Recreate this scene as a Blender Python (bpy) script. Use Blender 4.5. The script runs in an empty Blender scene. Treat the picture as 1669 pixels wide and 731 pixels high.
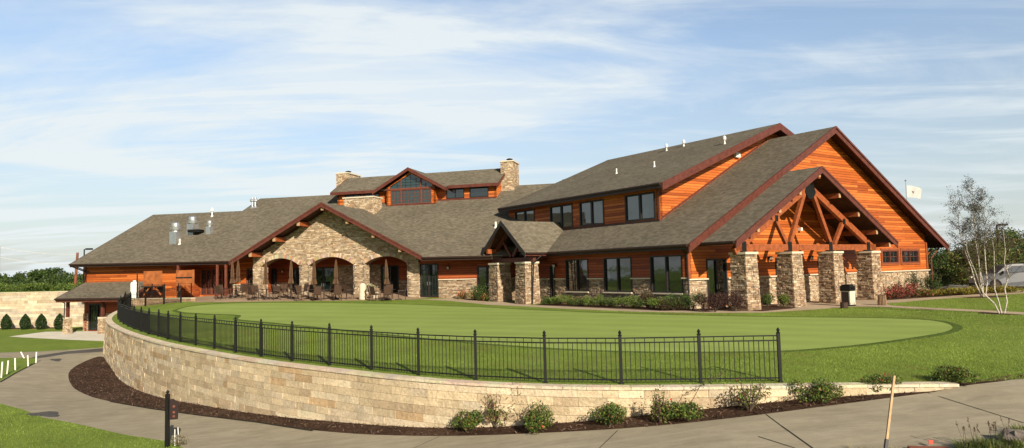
import bpy, math, random
import numpy as np
from mathutils import Vector
from mathutils.geometry import delaunay_2d_cdt
random.seed(7); RNG = np.random.default_rng(11)
scene = bpy.context.scene
COL = scene.collection
R = math.radians
# ------------------------------------------------------------------ camera
F, PITCH, ROLL, ZC, CX, CY = 1128.3, R(3.8366), R(-1.40), 2.25, 834.5, 365.5
AA, AB, AC = R(-34.52), R(55.48), R(-74.48)
_f = np.array([0, math.cos(PITCH), math.sin(PITCH)]); _r = np.array([1., 0, 0]); _u = np.cross(_r, _f)
CR = math.cos(ROLL) * _r + math.sin(ROLL) * _u
CU = -math.sin(ROLL) * _r + math.cos(ROLL) * _u
CW = _f
CP = np.array([0, 0, ZC])
cam = bpy.data.objects.new('camera', bpy.data.cameras.new('camera')); COL.objects.link(cam)
cam.data.sensor_width = 36; cam.data.lens = F / 1669 * 36
cam.data.clip_start = .1; cam.data.clip_end = 6000
from mathutils import Matrix
cam.matrix_world = Matrix(((CR[0], CU[0], -CW[0], 0), (CR[1], CU[1], -CW[1], 0), (CR[2], CU[2], -CW[2], ZC), (0, 0, 0, 1)))
scene.camera = cam
# ------------------------------------------------------------------ sky and sun
SUN_AZ, SUN_EL = R(156), R(26)
w = bpy.data.worlds.new("World"); scene.world = w; w.use_nodes = True
nt = w.node_tree; N = nt.nodes; Lk = nt.links
bg = N['Background']; bg.inputs[1].default_value = .088
sky = N.new('ShaderNodeTexSky'); sky.sky_type = 'NISHITA'; sky.sun_disc = False
sky.sun_elevation = SUN_EL; sky.sun_rotation = SUN_AZ; sky.air_density = 1.0; sky.dust_density = 1.2; sky.ozone_density = 1.6
tc = N.new('ShaderNodeTexCoord'); sep = N.new('ShaderNodeSeparateXYZ'); Lk.new(tc.outputs['Generated'], sep.inputs[0])
def wm(op, a, b=None, c=None):
    n = N.new('ShaderNodeMath'); n.operation = op
    for i, v in enumerate((a, b, c)):
        if v is None: continue
        if isinstance(v, (int, float)): n.inputs[i].default_value = v
        else: Lk.new(v, n.inputs[i])
    return n.outputs[0]
zc_ = wm('ADD', wm('MAXIMUM', sep.outputs[2], 0.0), .09)
px_ = wm('DIVIDE', sep.outputs[0], zc_); py_ = wm('DIVIDE', sep.outputs[1], zc_)
cmb = N.new('ShaderNodeCombineXYZ'); Lk.new(px_, cmb.inputs[0]); Lk.new(py_, cmb.inputs[1])
def cloud(scale, sx, sy, rot, lo, hi, det=7, rough=.62, dist=.8, off=0):
    mp = N.new('ShaderNodeMapping'); mp.inputs['Scale'].default_value = (sx, sy, 1); mp.inputs['Rotation'].default_value = (0, 0, rot); mp.inputs['Location'].default_value = (off, off * .7, 0)
    Lk.new(cmb.outputs[0], mp.inputs[0])
    t = N.new('ShaderNodeTexNoise'); t.inputs['Scale'].default_value = scale; t.inputs['Detail'].default_value = det
    t.inputs['Roughness'].default_value = rough; t.inputs['Distortion'].default_value = dist
    Lk.new(mp.outputs[0], t.inputs[0])
    m = N.new('ShaderNodeMapRange'); m.interpolation_type = 'SMOOTHSTEP'; m.inputs[1].default_value = lo; m.inputs[2].default_value = hi
    Lk.new(t.outputs[0], m.inputs[0]); return m.outputs[0]
c1 = cloud(.40, .5, 1.3, R(30), .44, .62, 8, .60, 1.3, 42.3)
c2 = cloud(.9, .42, 1.5, R(22), .42, .74, 7, .60, 2.2, 46.4)
c3 = cloud(.32, 1, 1, 0, .35, .62, 3, .5, .3, 5.2)
high = N.new('ShaderNodeMapRange'); high.interpolation_type = 'SMOOTHSTEP'; high.inputs[1].default_value = .42; high.inputs[2].default_value = .62; high.inputs[3].default_value = 1; high.inputs[4].default_value = .12
Lk.new(sep.outputs[2], high.inputs[0])
cl = wm('MULTIPLY', wm('MULTIPLY', wm('ADD', wm('MULTIPLY', c1, .80), wm('MULTIPLY', c2, .72)), wm('ADD', wm('MULTIPLY', c3, .60), .45)), high.outputs[0])
# thin veil that thickens towards the horizon
veil = N.new('ShaderNodeMapRange'); veil.interpolation_type = 'SMOOTHSTEP'
veil.inputs[1].default_value = -.02; veil.inputs[2].default_value = .34; veil.inputs[3].default_value = .50; veil.inputs[4].default_value = .04
Lk.new(sep.outputs[2], veil.inputs[0])
# more cloud to the west (left), clearer on the right
side = N.new('ShaderNodeMapRange'); side.inputs[1].default_value = -.6; side.inputs[2].default_value = .6; side.inputs[3].default_value = 1.15; side.inputs[4].default_value = .6
Lk.new(sep.outputs[0], side.inputs[0])
fac = N.new('ShaderNodeClamp'); Lk.new(wm('ADD', wm('MULTIPLY', cl, side.outputs[0]), veil.outputs[0]), fac.inputs[0]); fac.inputs[2].default_value = .93
mixc = N.new('ShaderNodeMix'); mixc.data_type = 'RGBA'
Lk.new(fac.outputs[0], mixc.inputs[0])
hs = N.new('ShaderNodeHueSaturation'); hs.inputs['Saturation'].default_value = .92; zen = N.new('ShaderNodeMapRange'); zen.interpolation_type = 'SMOOTHSTEP'; zen.inputs[1].default_value = .44; zen.inputs[2].default_value = .66; zen.inputs[3].default_value = 1; zen.inputs[4].default_value = .36; Lk.new(sep.outputs[2], zen.inputs[0]); low = N.new('ShaderNodeMapRange'); low.inputs[1].default_value = .0; low.inputs[2].default_value = .30; low.inputs[3].default_value = .78; low.inputs[4].default_value = 1.40; Lk.new(sep.outputs[2], low.inputs[0]); rear = N.new('ShaderNodeMapRange'); rear.interpolation_type = 'SMOOTHSTEP'; rear.inputs[1].default_value = -.15; rear.inputs[2].default_value = .40; rear.inputs[3].default_value = .50; rear.inputs[4].default_value = 1; Lk.new(sep.outputs[1], rear.inputs[0])  # unseen sky overhead and behind the viewer dimmed to cut fill on shaded walls
Lk.new(wm('MULTIPLY', wm('MULTIPLY', zen.outputs[0], low.outputs[0]), rear.outputs[0]), hs.inputs['Value']); fr_ = wm('MULTIPLY', fac.outputs[0], rear.outputs[0]); Lk.new(fr_, mixc.inputs[0]); Lk.new(sky.outputs[0], hs.inputs['Color'])
Lk.new(hs.outputs[0], mixc.inputs[6]); mixc.inputs[7].default_value = (6.7, 7.2, 7.35, 1)
Lk.new(mixc.outputs[2], bg.inputs[0])
sl = bpy.data.lights.new('sun', 'SUN'); sl.energy = 5.0; sl.angle = R(.6); sl.color = (1, .88, .70)
sun = bpy.data.objects.new('sun', sl); COL.objects.link(sun)
sdir = Vector((math.sin(SUN_AZ) * math.cos(SUN_EL), math.cos(SUN_AZ) * math.cos(SUN_EL), math.sin(SUN_EL)))
sun.rotation_euler = sdir.to_track_quat('Z', 'Y').to_euler(); sun.location = (20, -40, 40)
scene.view_settings.view_transform = 'Standard'; scene.view_settings.look = 'None'
scene.view_settings.exposure = .5; scene.view_settings.gamma = 1
scene.cycles.max_bounces = 6; scene.cycles.transparent_max_bounces = 4

# ------------------------------------------------------------------ survey helpers: a sight line met with the ground or with a wall plane
def ray(px, py): return CW + CR * (px - CX) / F - CU * (py - CY) / F
def on_z(px, py, z): d = ray(px, py); return CP + d * ((z - ZC) / d[2])
def at_depth(px, py, dep): d = ray(px, py); return CP + d * (dep / d[1])
def on_plane(px, py, P, az):
    d = ray(px, py); n = np.array([math.cos(az), -math.sin(az), 0]); return CP + d * (((P - CP) @ n) / (d @ n))
def V3(*a): return np.array(a, float)
dA = V3(math.sin(AA), math.cos(AA), 0); dB = V3(math.cos(AA), -math.sin(AA), 0)
dC = V3(math.sin(AC), math.cos(AC), 0); nC = V3(-dC[1], dC[0], 0) * (1 if dC[0] > 0 else -1)
if nC[1] < 0: nC = -nC
E1 = V3(9.09, 35.92, 0); OC = V3(.65, 48.4, 0); UP = V3(0, 0, 1)
def A(b, a, z=0): return E1 + dB * b + dA * a + UP * z          # right hand wing: b along the gable, a back along the side wall
def Cc(c, n, z=0): return OC + dC * c + nC * n + UP * z           # long wing: c to the left along the front, n back

# ------------------------------------------------------------------ materials
def lin(r, g, b):
    f = lambda x: ((x / 255 + .055) / 1.055) ** 2.4 if x / 255 > .04045 else x / 255 / 12.92
    return (f(r), f(g), f(b), 1)
class M:
    def __init__(s, name, base=(.5, .5, .5), rough=.8, spec=.3, metal=0):
        s.m = bpy.data.materials.new(name); s.m.use_nodes = True; s.t = s.m.node_tree; s.n = s.t.nodes; s.l = s.t.links
        s.b = s.n['Principled BSDF']; s.b.inputs['Base Color'].default_value = (*base[:3], 1); s.b.inputs['Roughness'].default_value = rough
        s.b.inputs['Specular IOR Level'].default_value = spec; s.b.inputs['Metallic'].default_value = metal
        s.uvn = None
    def link(s, a, b): s.l.new(a, b)
    def val(s, v, sock):
        if isinstance(v, (int, float)): sock.default_value = v
        elif isinstance(v, tuple): sock.default_value = v if len(v) == 4 or len(v) == len(sock.default_value) else (*v, 1)
        else: s.l.new(v, sock)
    def math(s, op, a, b=None, c=None):
        n = s.n.new('ShaderNodeMath'); n.operation = op
        for i, v in enumerate((a, b, c)):
            if v is not None: s.val(v, n.inputs[i])
        return n.outputs[0]
    def uv(s):
        if not s.uvn: s.uvn = s.n.new('ShaderNodeTexCoord').outputs['UV']
        return s.uvn
    def obj(s): return s.n.new('ShaderNodeTexCoord').outputs['Object']
    def pos(s): return s.n.new('ShaderNodeNewGeometry').outputs['Position']
    def map(s, v, scale=(1, 1, 1), rot=(0, 0, 0), loc=(0, 0, 0)):
        n = s.n.new('ShaderNodeMapping'); s.l.new(v, n.inputs[0]); n.inputs['Scale'].default_value = scale; n.inputs['Rotation'].default_value = rot; n.inputs['Location'].default_value = loc
        return n.outputs[0]
    def noise(s, v, scale, det=4, rough=.6, dist=0):
        n = s.n.new('ShaderNodeTexNoise'); s.l.new(v, n.inputs[0]); n.inputs['Scale'].default_value = scale; n.inputs['Detail'].default_value = det
        n.inputs['Roughness'].default_value = rough; n.inputs['Distortion'].default_value = dist; return n.outputs[0]
    def white(s, v, dim='3D'):
        n = s.n.new('ShaderNodeTexWhiteNoise'); n.noise_dimensions = dim; s.l.new(v, n.inputs['W' if dim == '1D' else 0]); return n.outputs[0]
    def sep(s, v):
        n = s.n.new('ShaderNodeSeparateXYZ'); s.l.new(v, n.inputs[0]); return n.outputs
    def comb(s, x, y, z=0.0):
        n = s.n.new('ShaderNodeCombineXYZ'); s.val(x, n.inputs[0]); s.val(y, n.inputs[1]); s.val(z, n.inputs[2]); return n.outputs[0]
    def ramp(s, f, stops):
        n = s.n.new('ShaderNodeValToRGB'); s.l.new(f, n.inputs[0]); e = n.color_ramp.elements
        while len(e) < len(stops): e.new(.5)
        for i, (p, c) in enumerate(stops): e[i].position = p; e[i].color = (*c[:3], 1)
        return n.outputs[0]
    def rng(s, f, a, b, c, d):
        n = s.n.new('ShaderNodeMapRange'); s.l.new(f, n.inputs[0])
        for i, v in enumerate((a, b, c, d)): n.inputs[i + 1].default_value = v
        return n.outputs[0]
    def mix(s, f, a, b, mode='MIX'):
        n = s.n.new('ShaderNodeMix'); n.data_type = 'RGBA'; n.blend_type = mode; s.val(f, n.inputs[0]); s.val(a, n.inputs[6]); s.val(b, n.inputs[7]); return n.outputs[2]
    def attr(s, name='Col'):
        n = s.n.new('ShaderNodeAttribute'); n.attribute_name = name; return n.outputs['Color']
    def color(s, c): s.l.new(c, s.b.inputs['Base Color'])
    def bump(s, h, dist=.02, strength=1):
        n = s.n.new('ShaderNodeBump'); n.inputs['Distance'].default_value = dist; n.inputs['Strength'].default_value = strength; s.l.new(h, n.inputs['Height']); s.l.new(n.outputs[0], s.b.inputs['Normal'])
MT = {}
def simple(name, c, rough=.6, spec=.3, metal=0, var=.15, scale=3, bump=0):
    m = M(name, c, rough, spec, metal)
    o = m.obj(); n = m.noise(o, scale, 5)
    m.color(m.mix(1, (*c[:3], 1), m.ramp(n, [(.3, (1 - var,) * 3), (.7, (1 + var,) * 3)]), 'MULTIPLY'))
    if bump: m.bump(m.noise(o, scale * 8, 4), bump)
    MT[name] = m.m; return m
# siding: stained cedar lap boards
def siding(name, dark, mid, lite, seam=.5):
    m = M(name, rough=.55, spec=.25); x, y, _ = m.sep(m.uv())
    bh = .165; row = m.math('FLOOR', m.math('DIVIDE', y, bh)); fr = m.math('FRACT', m.math('DIVIDE', y, bh))
    off = m.white(m.comb(row, 3.0), '3D'); bl = m.math('FLOOR', m.math('ADD', m.math('DIVIDE', x, 4.9), m.math('MULTIPLY', off, 7)))
    rnd = m.white(m.comb(row, bl, 1.0))
    grain = m.noise(m.map(m.uv(), (1.2, 26, 1)), 1, 5, .65, .6)
    big = m.noise(m.uv(), .35, 3)
    knot = m.noise(m.map(m.uv(), (1.0, 4.5, 1)), 2.2, 4, .7); f = m.math('ADD', m.math('MULTIPLY', rnd, .40), m.math('ADD', m.math('MULTIPLY', grain, .42), m.math('ADD', m.math('MULTIPLY', big, .16), m.math('MULTIPLY', knot, .18))))
    c = m.ramp(f, [(.28, dark), (.56, mid), (.86, lite)])
    edge = m.rng(fr, 0, .24, seam * .5, 1)  # dark line along each lap, its shadow put into the colour
    c = m.mix(1, c, m.comb(edge, edge, edge), 'MULTIPLY'); m.color(c)
    prof = m.math('ADD', m.math('SUBTRACT', 1.0, fr), m.math('MULTIPLY', grain, .06)); m.bump(prof, .022, .9)
    MT[name] = m.m
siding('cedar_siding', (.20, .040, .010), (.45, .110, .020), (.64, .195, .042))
siding('shade_siding', (.15, .030, .010), (.27, .058, .017), (.38, .095, .027), .6)  # redder stain, darkened too: shade of the eave walls put into the colour
# asphalt shingles
def shingle(name, cs):
    m = M(name, rough=.95, spec=.12); x, y, _ = m.sep(m.uv()); rh = .16
    row = m.math('FLOOR', m.math('DIVIDE', y, rh)); fr = m.math('FRACT', m.math('DIVIDE', y, rh))
    off = m.white(m.comb(row, 9.0)); xx = m.math('ADD', m.math('DIVIDE', x, .24), m.math('MULTIPLY', off, 5)); ix = m.math('FLOOR', xx); fx = m.math('FRACT', xx)
    rnd = m.white(m.comb(ix, row, 2.0)); gr = m.noise(m.uv(), 60, 2); big = m.noise(m.uv(), .22, 4); mid = m.noise(m.map(m.uv(), (.5, 2.2, 1)), 1.3, 4)
    f = m.math('ADD', m.math('MULTIPLY', rnd, .5), m.math('ADD', m.math('MULTIPLY', gr, .2), m.math('MULTIPLY', mid, .35)))
    c = m.ramp(f, [(.15, cs[0]), (.5, cs[1]), (.9, cs[2])])
    e = m.math('MULTIPLY', m.rng(fr, 0, .16, .42, 1), m.rng(fx, 0, .1, .75, 1)); c = m.mix(1, c, m.comb(e, e, e), 'MULTIPLY')
    g = m.rng(big, .3, .7, .88, 1.12); c = m.mix(1, c, m.comb(g, g, g), 'MULTIPLY'); m.color(c)
    m.bump(m.math('ADD', m.math('ADD', m.math('SUBTRACT', 1.0, fr), m.math('MULTIPLY', rnd, .5)), m.math('MULTIPLY', gr, .3)), .014, .8); MT[name] = m.m
shingle('shingle_roof', ((.100, .087, .065), (.143, .125, .093), (.197, .174, .133)))
# stones / blocks: colour comes with each stone, weathering from noise
def stonemat(name, s1=14, dist=.02, lo=.72, hi=1.2):
    m = M(name, rough=.92, spec=.15); p = m.pos(); n = m.noise(p, s1, 6, .7); n2 = m.noise(p, s1 * .18, 3)
    g = m.math('MULTIPLY', m.rng(n, .25, .75, lo, hi), m.rng(n2, .3, .7, .88, 1.12)); c = m.mix(1, m.attr(), m.comb(g, g, g), 'MULTIPLY'); m.color(c); m.bump(n, dist, .9); MT[name] = m.m
stonemat('ledge_stone'); stonemat('block_stone', 13, .045, .66, 1.2)
simple('mortar', (.17, .14, .105), .95, .1, 0, .3, 8)
simple('cap_stone', (.60, .53, .40), .85, .2, 0, .12, 5, .01)
simple('dark_trim', (.105, .030, .020), .5, .35, 0, .3, 4)
simple('eave_trim', (.035, .018, .014), .5, .35, 0, .25, 4)
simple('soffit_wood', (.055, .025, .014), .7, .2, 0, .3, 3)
simple('timber', (.27, .072, .023), .55, .3, 0, .32, 5, .004)
simple('timber_end', (.42, .27, .15), .7, .2, 0, .2, 12)
simple('steel_black', (.007, .007, .007), .5, .3, 0, .2, 6)
simple('frame_dark', (.022, .017, .016), .45, .4, 0, .2, 6)
simple('frame_brown', (.16, .05, .03), .5, .35, 0, .25, 6)
simple('galvanised', (.62, .64, .66), .38, .5, .85, .12, 5)
simple('vent_white', (.74, .73, .68), .5, .4, 0, .06, 5)
simple('dark_interior', (.010, .008, .007), .95, .05, 0, .3, 2)
def glass(name, c, rough=.04, ior=1.5):
    m = M(name, c, rough, .9); m.b.inputs['IOR'].default_value = ior; m.b.inputs['Coat Weight'].default_value = 0
    n = m.noise(m.obj(), 1.1, 2); m.bump(n, .012, .25); MT[name] = m.m
glass('window_glass', (.006, .012, .012), .04, 1.75); glass('tinted_glass', (.012, .035, .033), .03, 1.7)
# ground
def ground(name, cols, s=(.5, 3, 30), rough=.95, bump=.03, aniso=None):
    m = M(name, rough=rough, spec=.12); p = m.pos(); q = m.map(p, aniso) if aniso else p
    a = m.noise(p, s[0], 4); b = m.noise(q, s[1], 5, .7); c = m.noise(q, s[2], 4, .75)
    f = m.math('ADD', m.math('MULTIPLY', a, .35), m.math('ADD', m.math('MULTIPLY', b, .35), m.math('MULTIPLY', c, .3)))
    m.color(m.ramp(f, [(.34, cols[0]), (.5, cols[1]), (.66, cols[2])])); m.bump(m.math('ADD', b, c), bump, .8); MT[name] = m.m; return m
ground('rough_grass', ((.10, .150, .022), (.165, .235, .038), (.23, .30, .060)), (.22, 1.4, 26), bump=.05)
ground('collar_grass', ((.06, .095, .016), (.085, .13, .022), (.12, .17, .034)), (.5, 3, 30), bump=.05)
ground('mown_grass', ((.085, .145, .022), (.13, .20, .034), (.185, .26, .055)), (.16, 1.3, 22), bump=.03)
gm = ground('green_turf', ((.205, .28, .066), (.245, .32, .080), (.285, .365, .10)), (.16, .8, 60), bump=.008, aniso=(.45, 1.6, 1))
b0 = gm.b.inputs['Base Color'].links[0].from_socket; sx_ = gm.sep(gm.map(gm.pos(), (1, 1, 1), (0, 0, .42)))[1]; sn = gm.math('SINE', gm.math('ADD', gm.math('MULTIPLY', sx_, 3.4), gm.math('MULTIPLY', gm.noise(gm.pos(), .3, 2), 2.0))); gg = gm.rng(sn, -.5, .5, .955, 1.035); gm.color(gm.mix(1, b0, gm.comb(gg, gg, gg), 'MULTIPLY'))
ground('mulch', ((.022, .012, .008), (.072, .040, .026), (.17, .105, .072)), (.7, 9, 48), bump=.09)
ground('field_grass', ((.06, .09, .02), (.10, .13, .03), (.16, .18, .05)), (.05, .6, 9), bump=.05)
def concrete(name, c0, c1, c2):
    m = ground(name, (c0, c1, c2), (.45, 1.9, 34), .85, .004); b0 = m.b.inputs['Base Color'].links[0].from_socket; st = m.noise(m.map(m.pos(), (.5, 2.2, 1), (0, 0, .35)), 1.1, 7, .72, 1.2); g = m.rng(st, .36, .66, .80, 1.08); sp = m.rng(m.noise(m.pos(), 3.1, 6, .8), .66, .74, 1, .72); g2 = m.math('MULTIPLY', g, sp); m.color(m.mix(1, b0, m.comb(g2, g2, m.math('MULTIPLY', g2, .98)), 'MULTIPLY'))
concrete('path_concrete', (.275, .24, .175), (.335, .295, .22), (.40, .355, .27))
concrete('walk_concrete', (.36, .28, .20), (.44, .35, .255), (.52, .42, .31))
concrete('pad_concrete', (.62, .58, .50), (.70, .66, .57), (.76, .72, .64))
concrete('patio_stone', (.28, .19, .13), (.36, .26, .18), (.46, .34, .25))
concrete('road_asphalt', (.20, .19, .17), (.26, .25, .23), (.32, .31, .28))
concrete('patch_asphalt', (.07, .066, .062), (.10, .095, .09), (.14, .13, .12))
def leafmat(name, tr=.25):
    m = M(name, rough=.6, spec=.25); m.color(m.attr()); m.b.inputs['Transmission Weight'].default_value = 0
    d = m.n.new('ShaderNodeBsdfTranslucent'); m.link(m.attr(), d.inputs[0]); mx = m.n.new('ShaderNodeMixShader'); mx.inputs[0].default_value = tr
    m.link(m.b.outputs[0], mx.inputs[1]); m.link(d.outputs[0], mx.inputs[2]); m.link(mx.outputs[0], m.n['Material Output'].inputs[0]); MT[name] = m.m
leafmat('leaf'); leafmat('blade', .3)
simple('bark', (.10, .075, .055), .95, .1, 0, .3, 10, .01)
m = M('birch_bark', rough=.8, spec=.2); n_ = m.noise(m.map(m.obj(), (2, 2, 9)), 4, 3); m.color(m.ramp(n_, [(.36, (.12, .09, .07)), (.46, (.50, .46, .40))])); MT['birch_bark'] = m.m
simple('umbrella_cloth', (.10, .058, .034), .9, .1, 0, .2, 5); simple('chair_frame', (.05, .027, .018), .5, .4, 0, .2, 9); simple('chair_sling', (.065, .038, .026), .8, .15, 0, .3, 20)
simple('bronze_table', (.04, .026, .02), .45, .4); simple('white_paint', (.80, .79, .74), .6, .3, 0, .06, 6); simple('cream_bin', (.55, .53, .42), .6, .3, 0, .08)
simple('car_silver', (.075, .08, .095), .4, .4, 0, .05); simple('car_dark', (.02, .021, .025), .25, .6, .3, .05); simple('rubber', (.015, .015, .015), .8, .2)
simple('rust_pole', (.20, .07, .04), .8, .2, 0, .3, 4); simple('raw_wood', (.50, .34, .19), .8, .2, 0, .2, 14, .004); simple('panel_wood', (.34, .11, .035), .7, .2, 0, .35, 2.4, .004)
simple('red_plastic', (.62, .06, .03), .5, .4); simple('brick_red', (.24, .085, .055), .9, .1, 0, .3, 10); simple('flag_cloth', (.50, .51, .49), .9, .1, 0, .06)
simple('wire_white', (.55, .55, .54), .6, .2); simple('sign_plate', (.018, .008, .008), .5, .3); simple('rock', (.20, .17, .15), .95, .1, 0, .35, 5, .03)
simple('edge_dark', (.03, .028, .02), .95, .1, 0, .3, 6)

# ------------------------------------------------------------------ mesh building
class MB:
    def __init__(s): s.v = []; s.f = []; s.c = []
    def add(s, vs, fs, col=None):
        o = len(s.v); s.v += [tuple(float(q) for q in p) for p in vs]
        for f in fs: s.f.append(tuple(i + o for i in f)); s.c.append(col)
        return s
    def box(s, c, X, Y, Z, col=None):                    # centre and three half axes
        c, X, Y, Z = map(np.asarray, (c, X, Y, Z)); vs = [c + a * X + b * Y + d * Z for a in (-1, 1) for b in (-1, 1) for d in (-1, 1)]
        return s.add(vs, [(0, 1, 3, 2), (4, 6, 7, 5), (0, 4, 5, 1), (2, 3, 7, 6), (0, 2, 6, 4), (1, 5, 7, 3)], col)
    def abox(s, x0, x1, y0, y1, z0, z1, col=None):
        return s.box(((x0 + x1) / 2, (y0 + y1) / 2, (z0 + z1) / 2), ((x1 - x0) / 2, 0, 0), (0, (y1 - y0) / 2, 0), (0, 0, (z1 - z0) / 2), col)
    def beam(s, p, q, wd, ht, up=(0, 0, 1), col=None):   # square bar from p to q
        p, q, up = map(lambda a: np.asarray(a, float), (p, q, up)); d = q - p; L = np.linalg.norm(d); d /= L
        sd = np.cross(d, up); sd /= max(np.linalg.norm(sd), 1e-9); u2 = np.cross(sd, d)
        return s.box((p + q) / 2, d * L / 2, sd * wd / 2, u2 * ht / 2, col)
    def tube(s, p, q, r1, r2=None, n=8, cap=True, col=None):
        r2 = r1 if r2 is None else r2; p, q = np.asarray(p, float), np.asarray(q, float); d = q - p; d = d / max(np.linalg.norm(d), 1e-9)
        a = np.cross(d, (0, 0, 1)) if abs(d[2]) < .9 else np.cross(d, (1, 0, 0)); a /= np.linalg.norm(a); b = np.cross(d, a)
        vs = [p + (a * math.cos(t) + b * math.sin(t)) * r1 for t in [2 * math.pi * i / n for i in range(n)]] + [q + (a * math.cos(t) + b * math.sin(t)) * r2 for t in [2 * math.pi * i / n for i in range(n)]]
        fs = [(i, (i + 1) % n, n + (i + 1) % n, n + i) for i in range(n)]
        if cap: fs += [tuple(range(n - 1, -1, -1)), tuple(range(n, 2 * n))]
        return s.add(vs, fs, col)
    def lathe(s, base, prof, n=12, col=None):            # profile [(r, z)...] about a vertical axis
        b = np.asarray(base, float); o = []
        for r, z in prof: o += [b + V3(r * math.cos(2 * math.pi * i / n), r * math.sin(2 * math.pi * i / n), z) for i in range(n)]
        fs = [(k * n + i, k * n + (i + 1) % n, (k + 1) * n + (i + 1) % n, (k + 1) * n + i) for k in range(len(prof) - 1) for i in range(n)]
        fs += [tuple(range(n - 1, -1, -1)), tuple((len(prof) - 1) * n + i for i in range(n))]
        return s.add(o, fs, col)
    def slab(s, pts, th, col=None, dirn=(0, 0, -1)):     # polygon thickened along dirn
        pts = [np.asarray(p, float) for p in pts]; n = len(pts); d = np.asarray(dirn, float) * th
        return s.add(pts + [p + d for p in pts], [tuple(range(n)), tuple(range(2 * n - 1, n - 1, -1))] + [((i + 1) % n, i, n + i, n + (i + 1) % n) for i in range(n)], col)
    def build(s, name, mat, parent=None, label=None, uvs=True, smooth=False):
        me = bpy.data.meshes.new(name); off = np.array(root_loc(parent)) if parent else np.zeros(3)
        if not s.v: s.add([(0, 0, 0), (.001, 0, 0), (0, .001, 0)], [(0, 1, 2)])
        va = np.array(s.v) - off
        me.from_pydata(va.tolist(), [], s.f); me.validate(clean_customdata=False)
        if any(c is not None for c in s.c) and len(me.polygons) == len(s.f):
            ca = me.color_attributes.new('Col', 'FLOAT_COLOR', 'CORNER'); lt = np.empty(len(me.polygons), int); me.polygons.foreach_get('loop_total', lt)
            cc = np.array([(*(c or (.5, .5, .5))[:3], 1) for c in s.c]); ca.data.foreach_set('color', np.repeat(cc, lt, axis=0).ravel())
        if uvs: auto_uv(me, off)
        return finish(name, me, mat, parent, label, smooth)
def root_loc(o):
    x = np.zeros(3)
    while o is not None: x += np.array(o.location); o = o.parent
    return x
def auto_uv(me, off):
    nv = len(me.vertices); nf = len(me.polygons); nl = len(me.loops)
    if not nf: return
    co = np.empty(nv * 3); me.vertices.foreach_get('co', co); co = co.reshape(-1, 3) + off
    nm = np.empty(nf * 3); me.polygons.foreach_get('normal', nm); nm = nm.reshape(-1, 3); lt = np.empty(nf, int); me.polygons.foreach_get('loop_total', lt)
    li = np.empty(nl, int); me.loops.foreach_get('vertex_index', li)
    t = np.stack([-nm[:, 1], nm[:, 0], np.zeros(nf)], 1); L = np.linalg.norm(t, axis=1); t[L < 1e-3] = (1, 0, 0); L[L < 1e-3] = 1; t /= L[:, None]; v = np.cross(nm, t)
    T = np.repeat(t, lt, axis=0); Vv = np.repeat(v, lt, axis=0); P = co[li]
    uv = me.uv_layers.new(name='UVMap'); uv.data.foreach_set('uv', np.stack([(P * T).sum(1), (P * Vv).sum(1)], 1).ravel())
def finish(name, me, mat, parent, label, smooth):
    o = bpy.data.objects.new(name, me); COL.objects.link(o)
    if mat: me.materials.append(MT[mat] if isinstance(mat, str) else mat)
    if smooth: me.polygons.foreach_set('use_smooth', [True] * len(me.polygons))
    if parent: o.parent = parent
    if label: o['label'] = label
    return o
def thing(name, label, cat, loc=(0, 0, 0), group=None):
    o = bpy.data.objects.new(name, None); COL.objects.link(o); o.location = tuple(float(q) for q in loc); o.empty_display_size = .2
    o['label'] = label; o['category'] = cat; o['kind'] = 'thing'
    if group: o['group'] = group
    return o
def tag(o, label, cat, group=None):
    o['label'] = label; o['category'] = cat; o['kind'] = 'thing'
    if group: o['group'] = group
    return o
def copy_tree(o, parent=None):
    c = o.copy(); COL.objects.link(c)
    if parent: c.parent = parent
    for ch in list(o.children): copy_tree(ch, c)
    return c
def quads_np(name, P, mat, parent=None, cols=None, k=4):    # many loose k-gons from an (n,k,3) array
    n = len(P); me = bpy.data.meshes.new(name); off = np.array(root_loc(parent)) if parent else np.zeros(3)
    me.vertices.add(n * k); me.vertices.foreach_set('co', (P.reshape(-1, 3) - off).ravel().astype(np.float32))
    me.loops.add(n * k); me.loops.foreach_set('vertex_index', np.arange(n * k, dtype=np.int32)); me.polygons.add(n)
    me.polygons.foreach_set('loop_start', np.arange(0, n * k, k, dtype=np.int32)); me.polygons.foreach_set('loop_total', np.full(n, k, np.int32)); me.update()
    if cols is not None:
        ca = me.color_attributes.new('Col', 'FLOAT_COLOR', 'CORNER'); ca.data.foreach_set('color', np.repeat(np.c_[cols, np.ones(n)], k, axis=0).astype(np.float32).ravel())
    return finish(name, me, mat, parent, None, False)
def leaves(name, pts, size, cols, parent=None, aspect=.55, droop=0, mat='leaf'):
    n = len(pts); d = RNG.normal(size=(n, 3)); d[:, 2] -= droop; d /= np.linalg.norm(d, axis=1)[:, None]; e = RNG.normal(size=(n, 3)); e -= (e * d).sum(1)[:, None] * d; e /= np.linalg.norm(e, axis=1)[:, None]
    s = (size * RNG.uniform(.6, 1.3, n))[:, None]; p = np.asarray(pts)
    q = np.stack([p - d * s * .5, p + e * s * aspect * .5, p + d * s * .5, p - e * s * aspect * .5], 1)
    c = np.asarray(cols); c = c[RNG.integers(0, len(c), n)] * RNG.uniform(.7, 1.35, (n, 1))
    return quads_np(name, q, mat, parent, np.clip(c, 0, 1))

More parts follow.
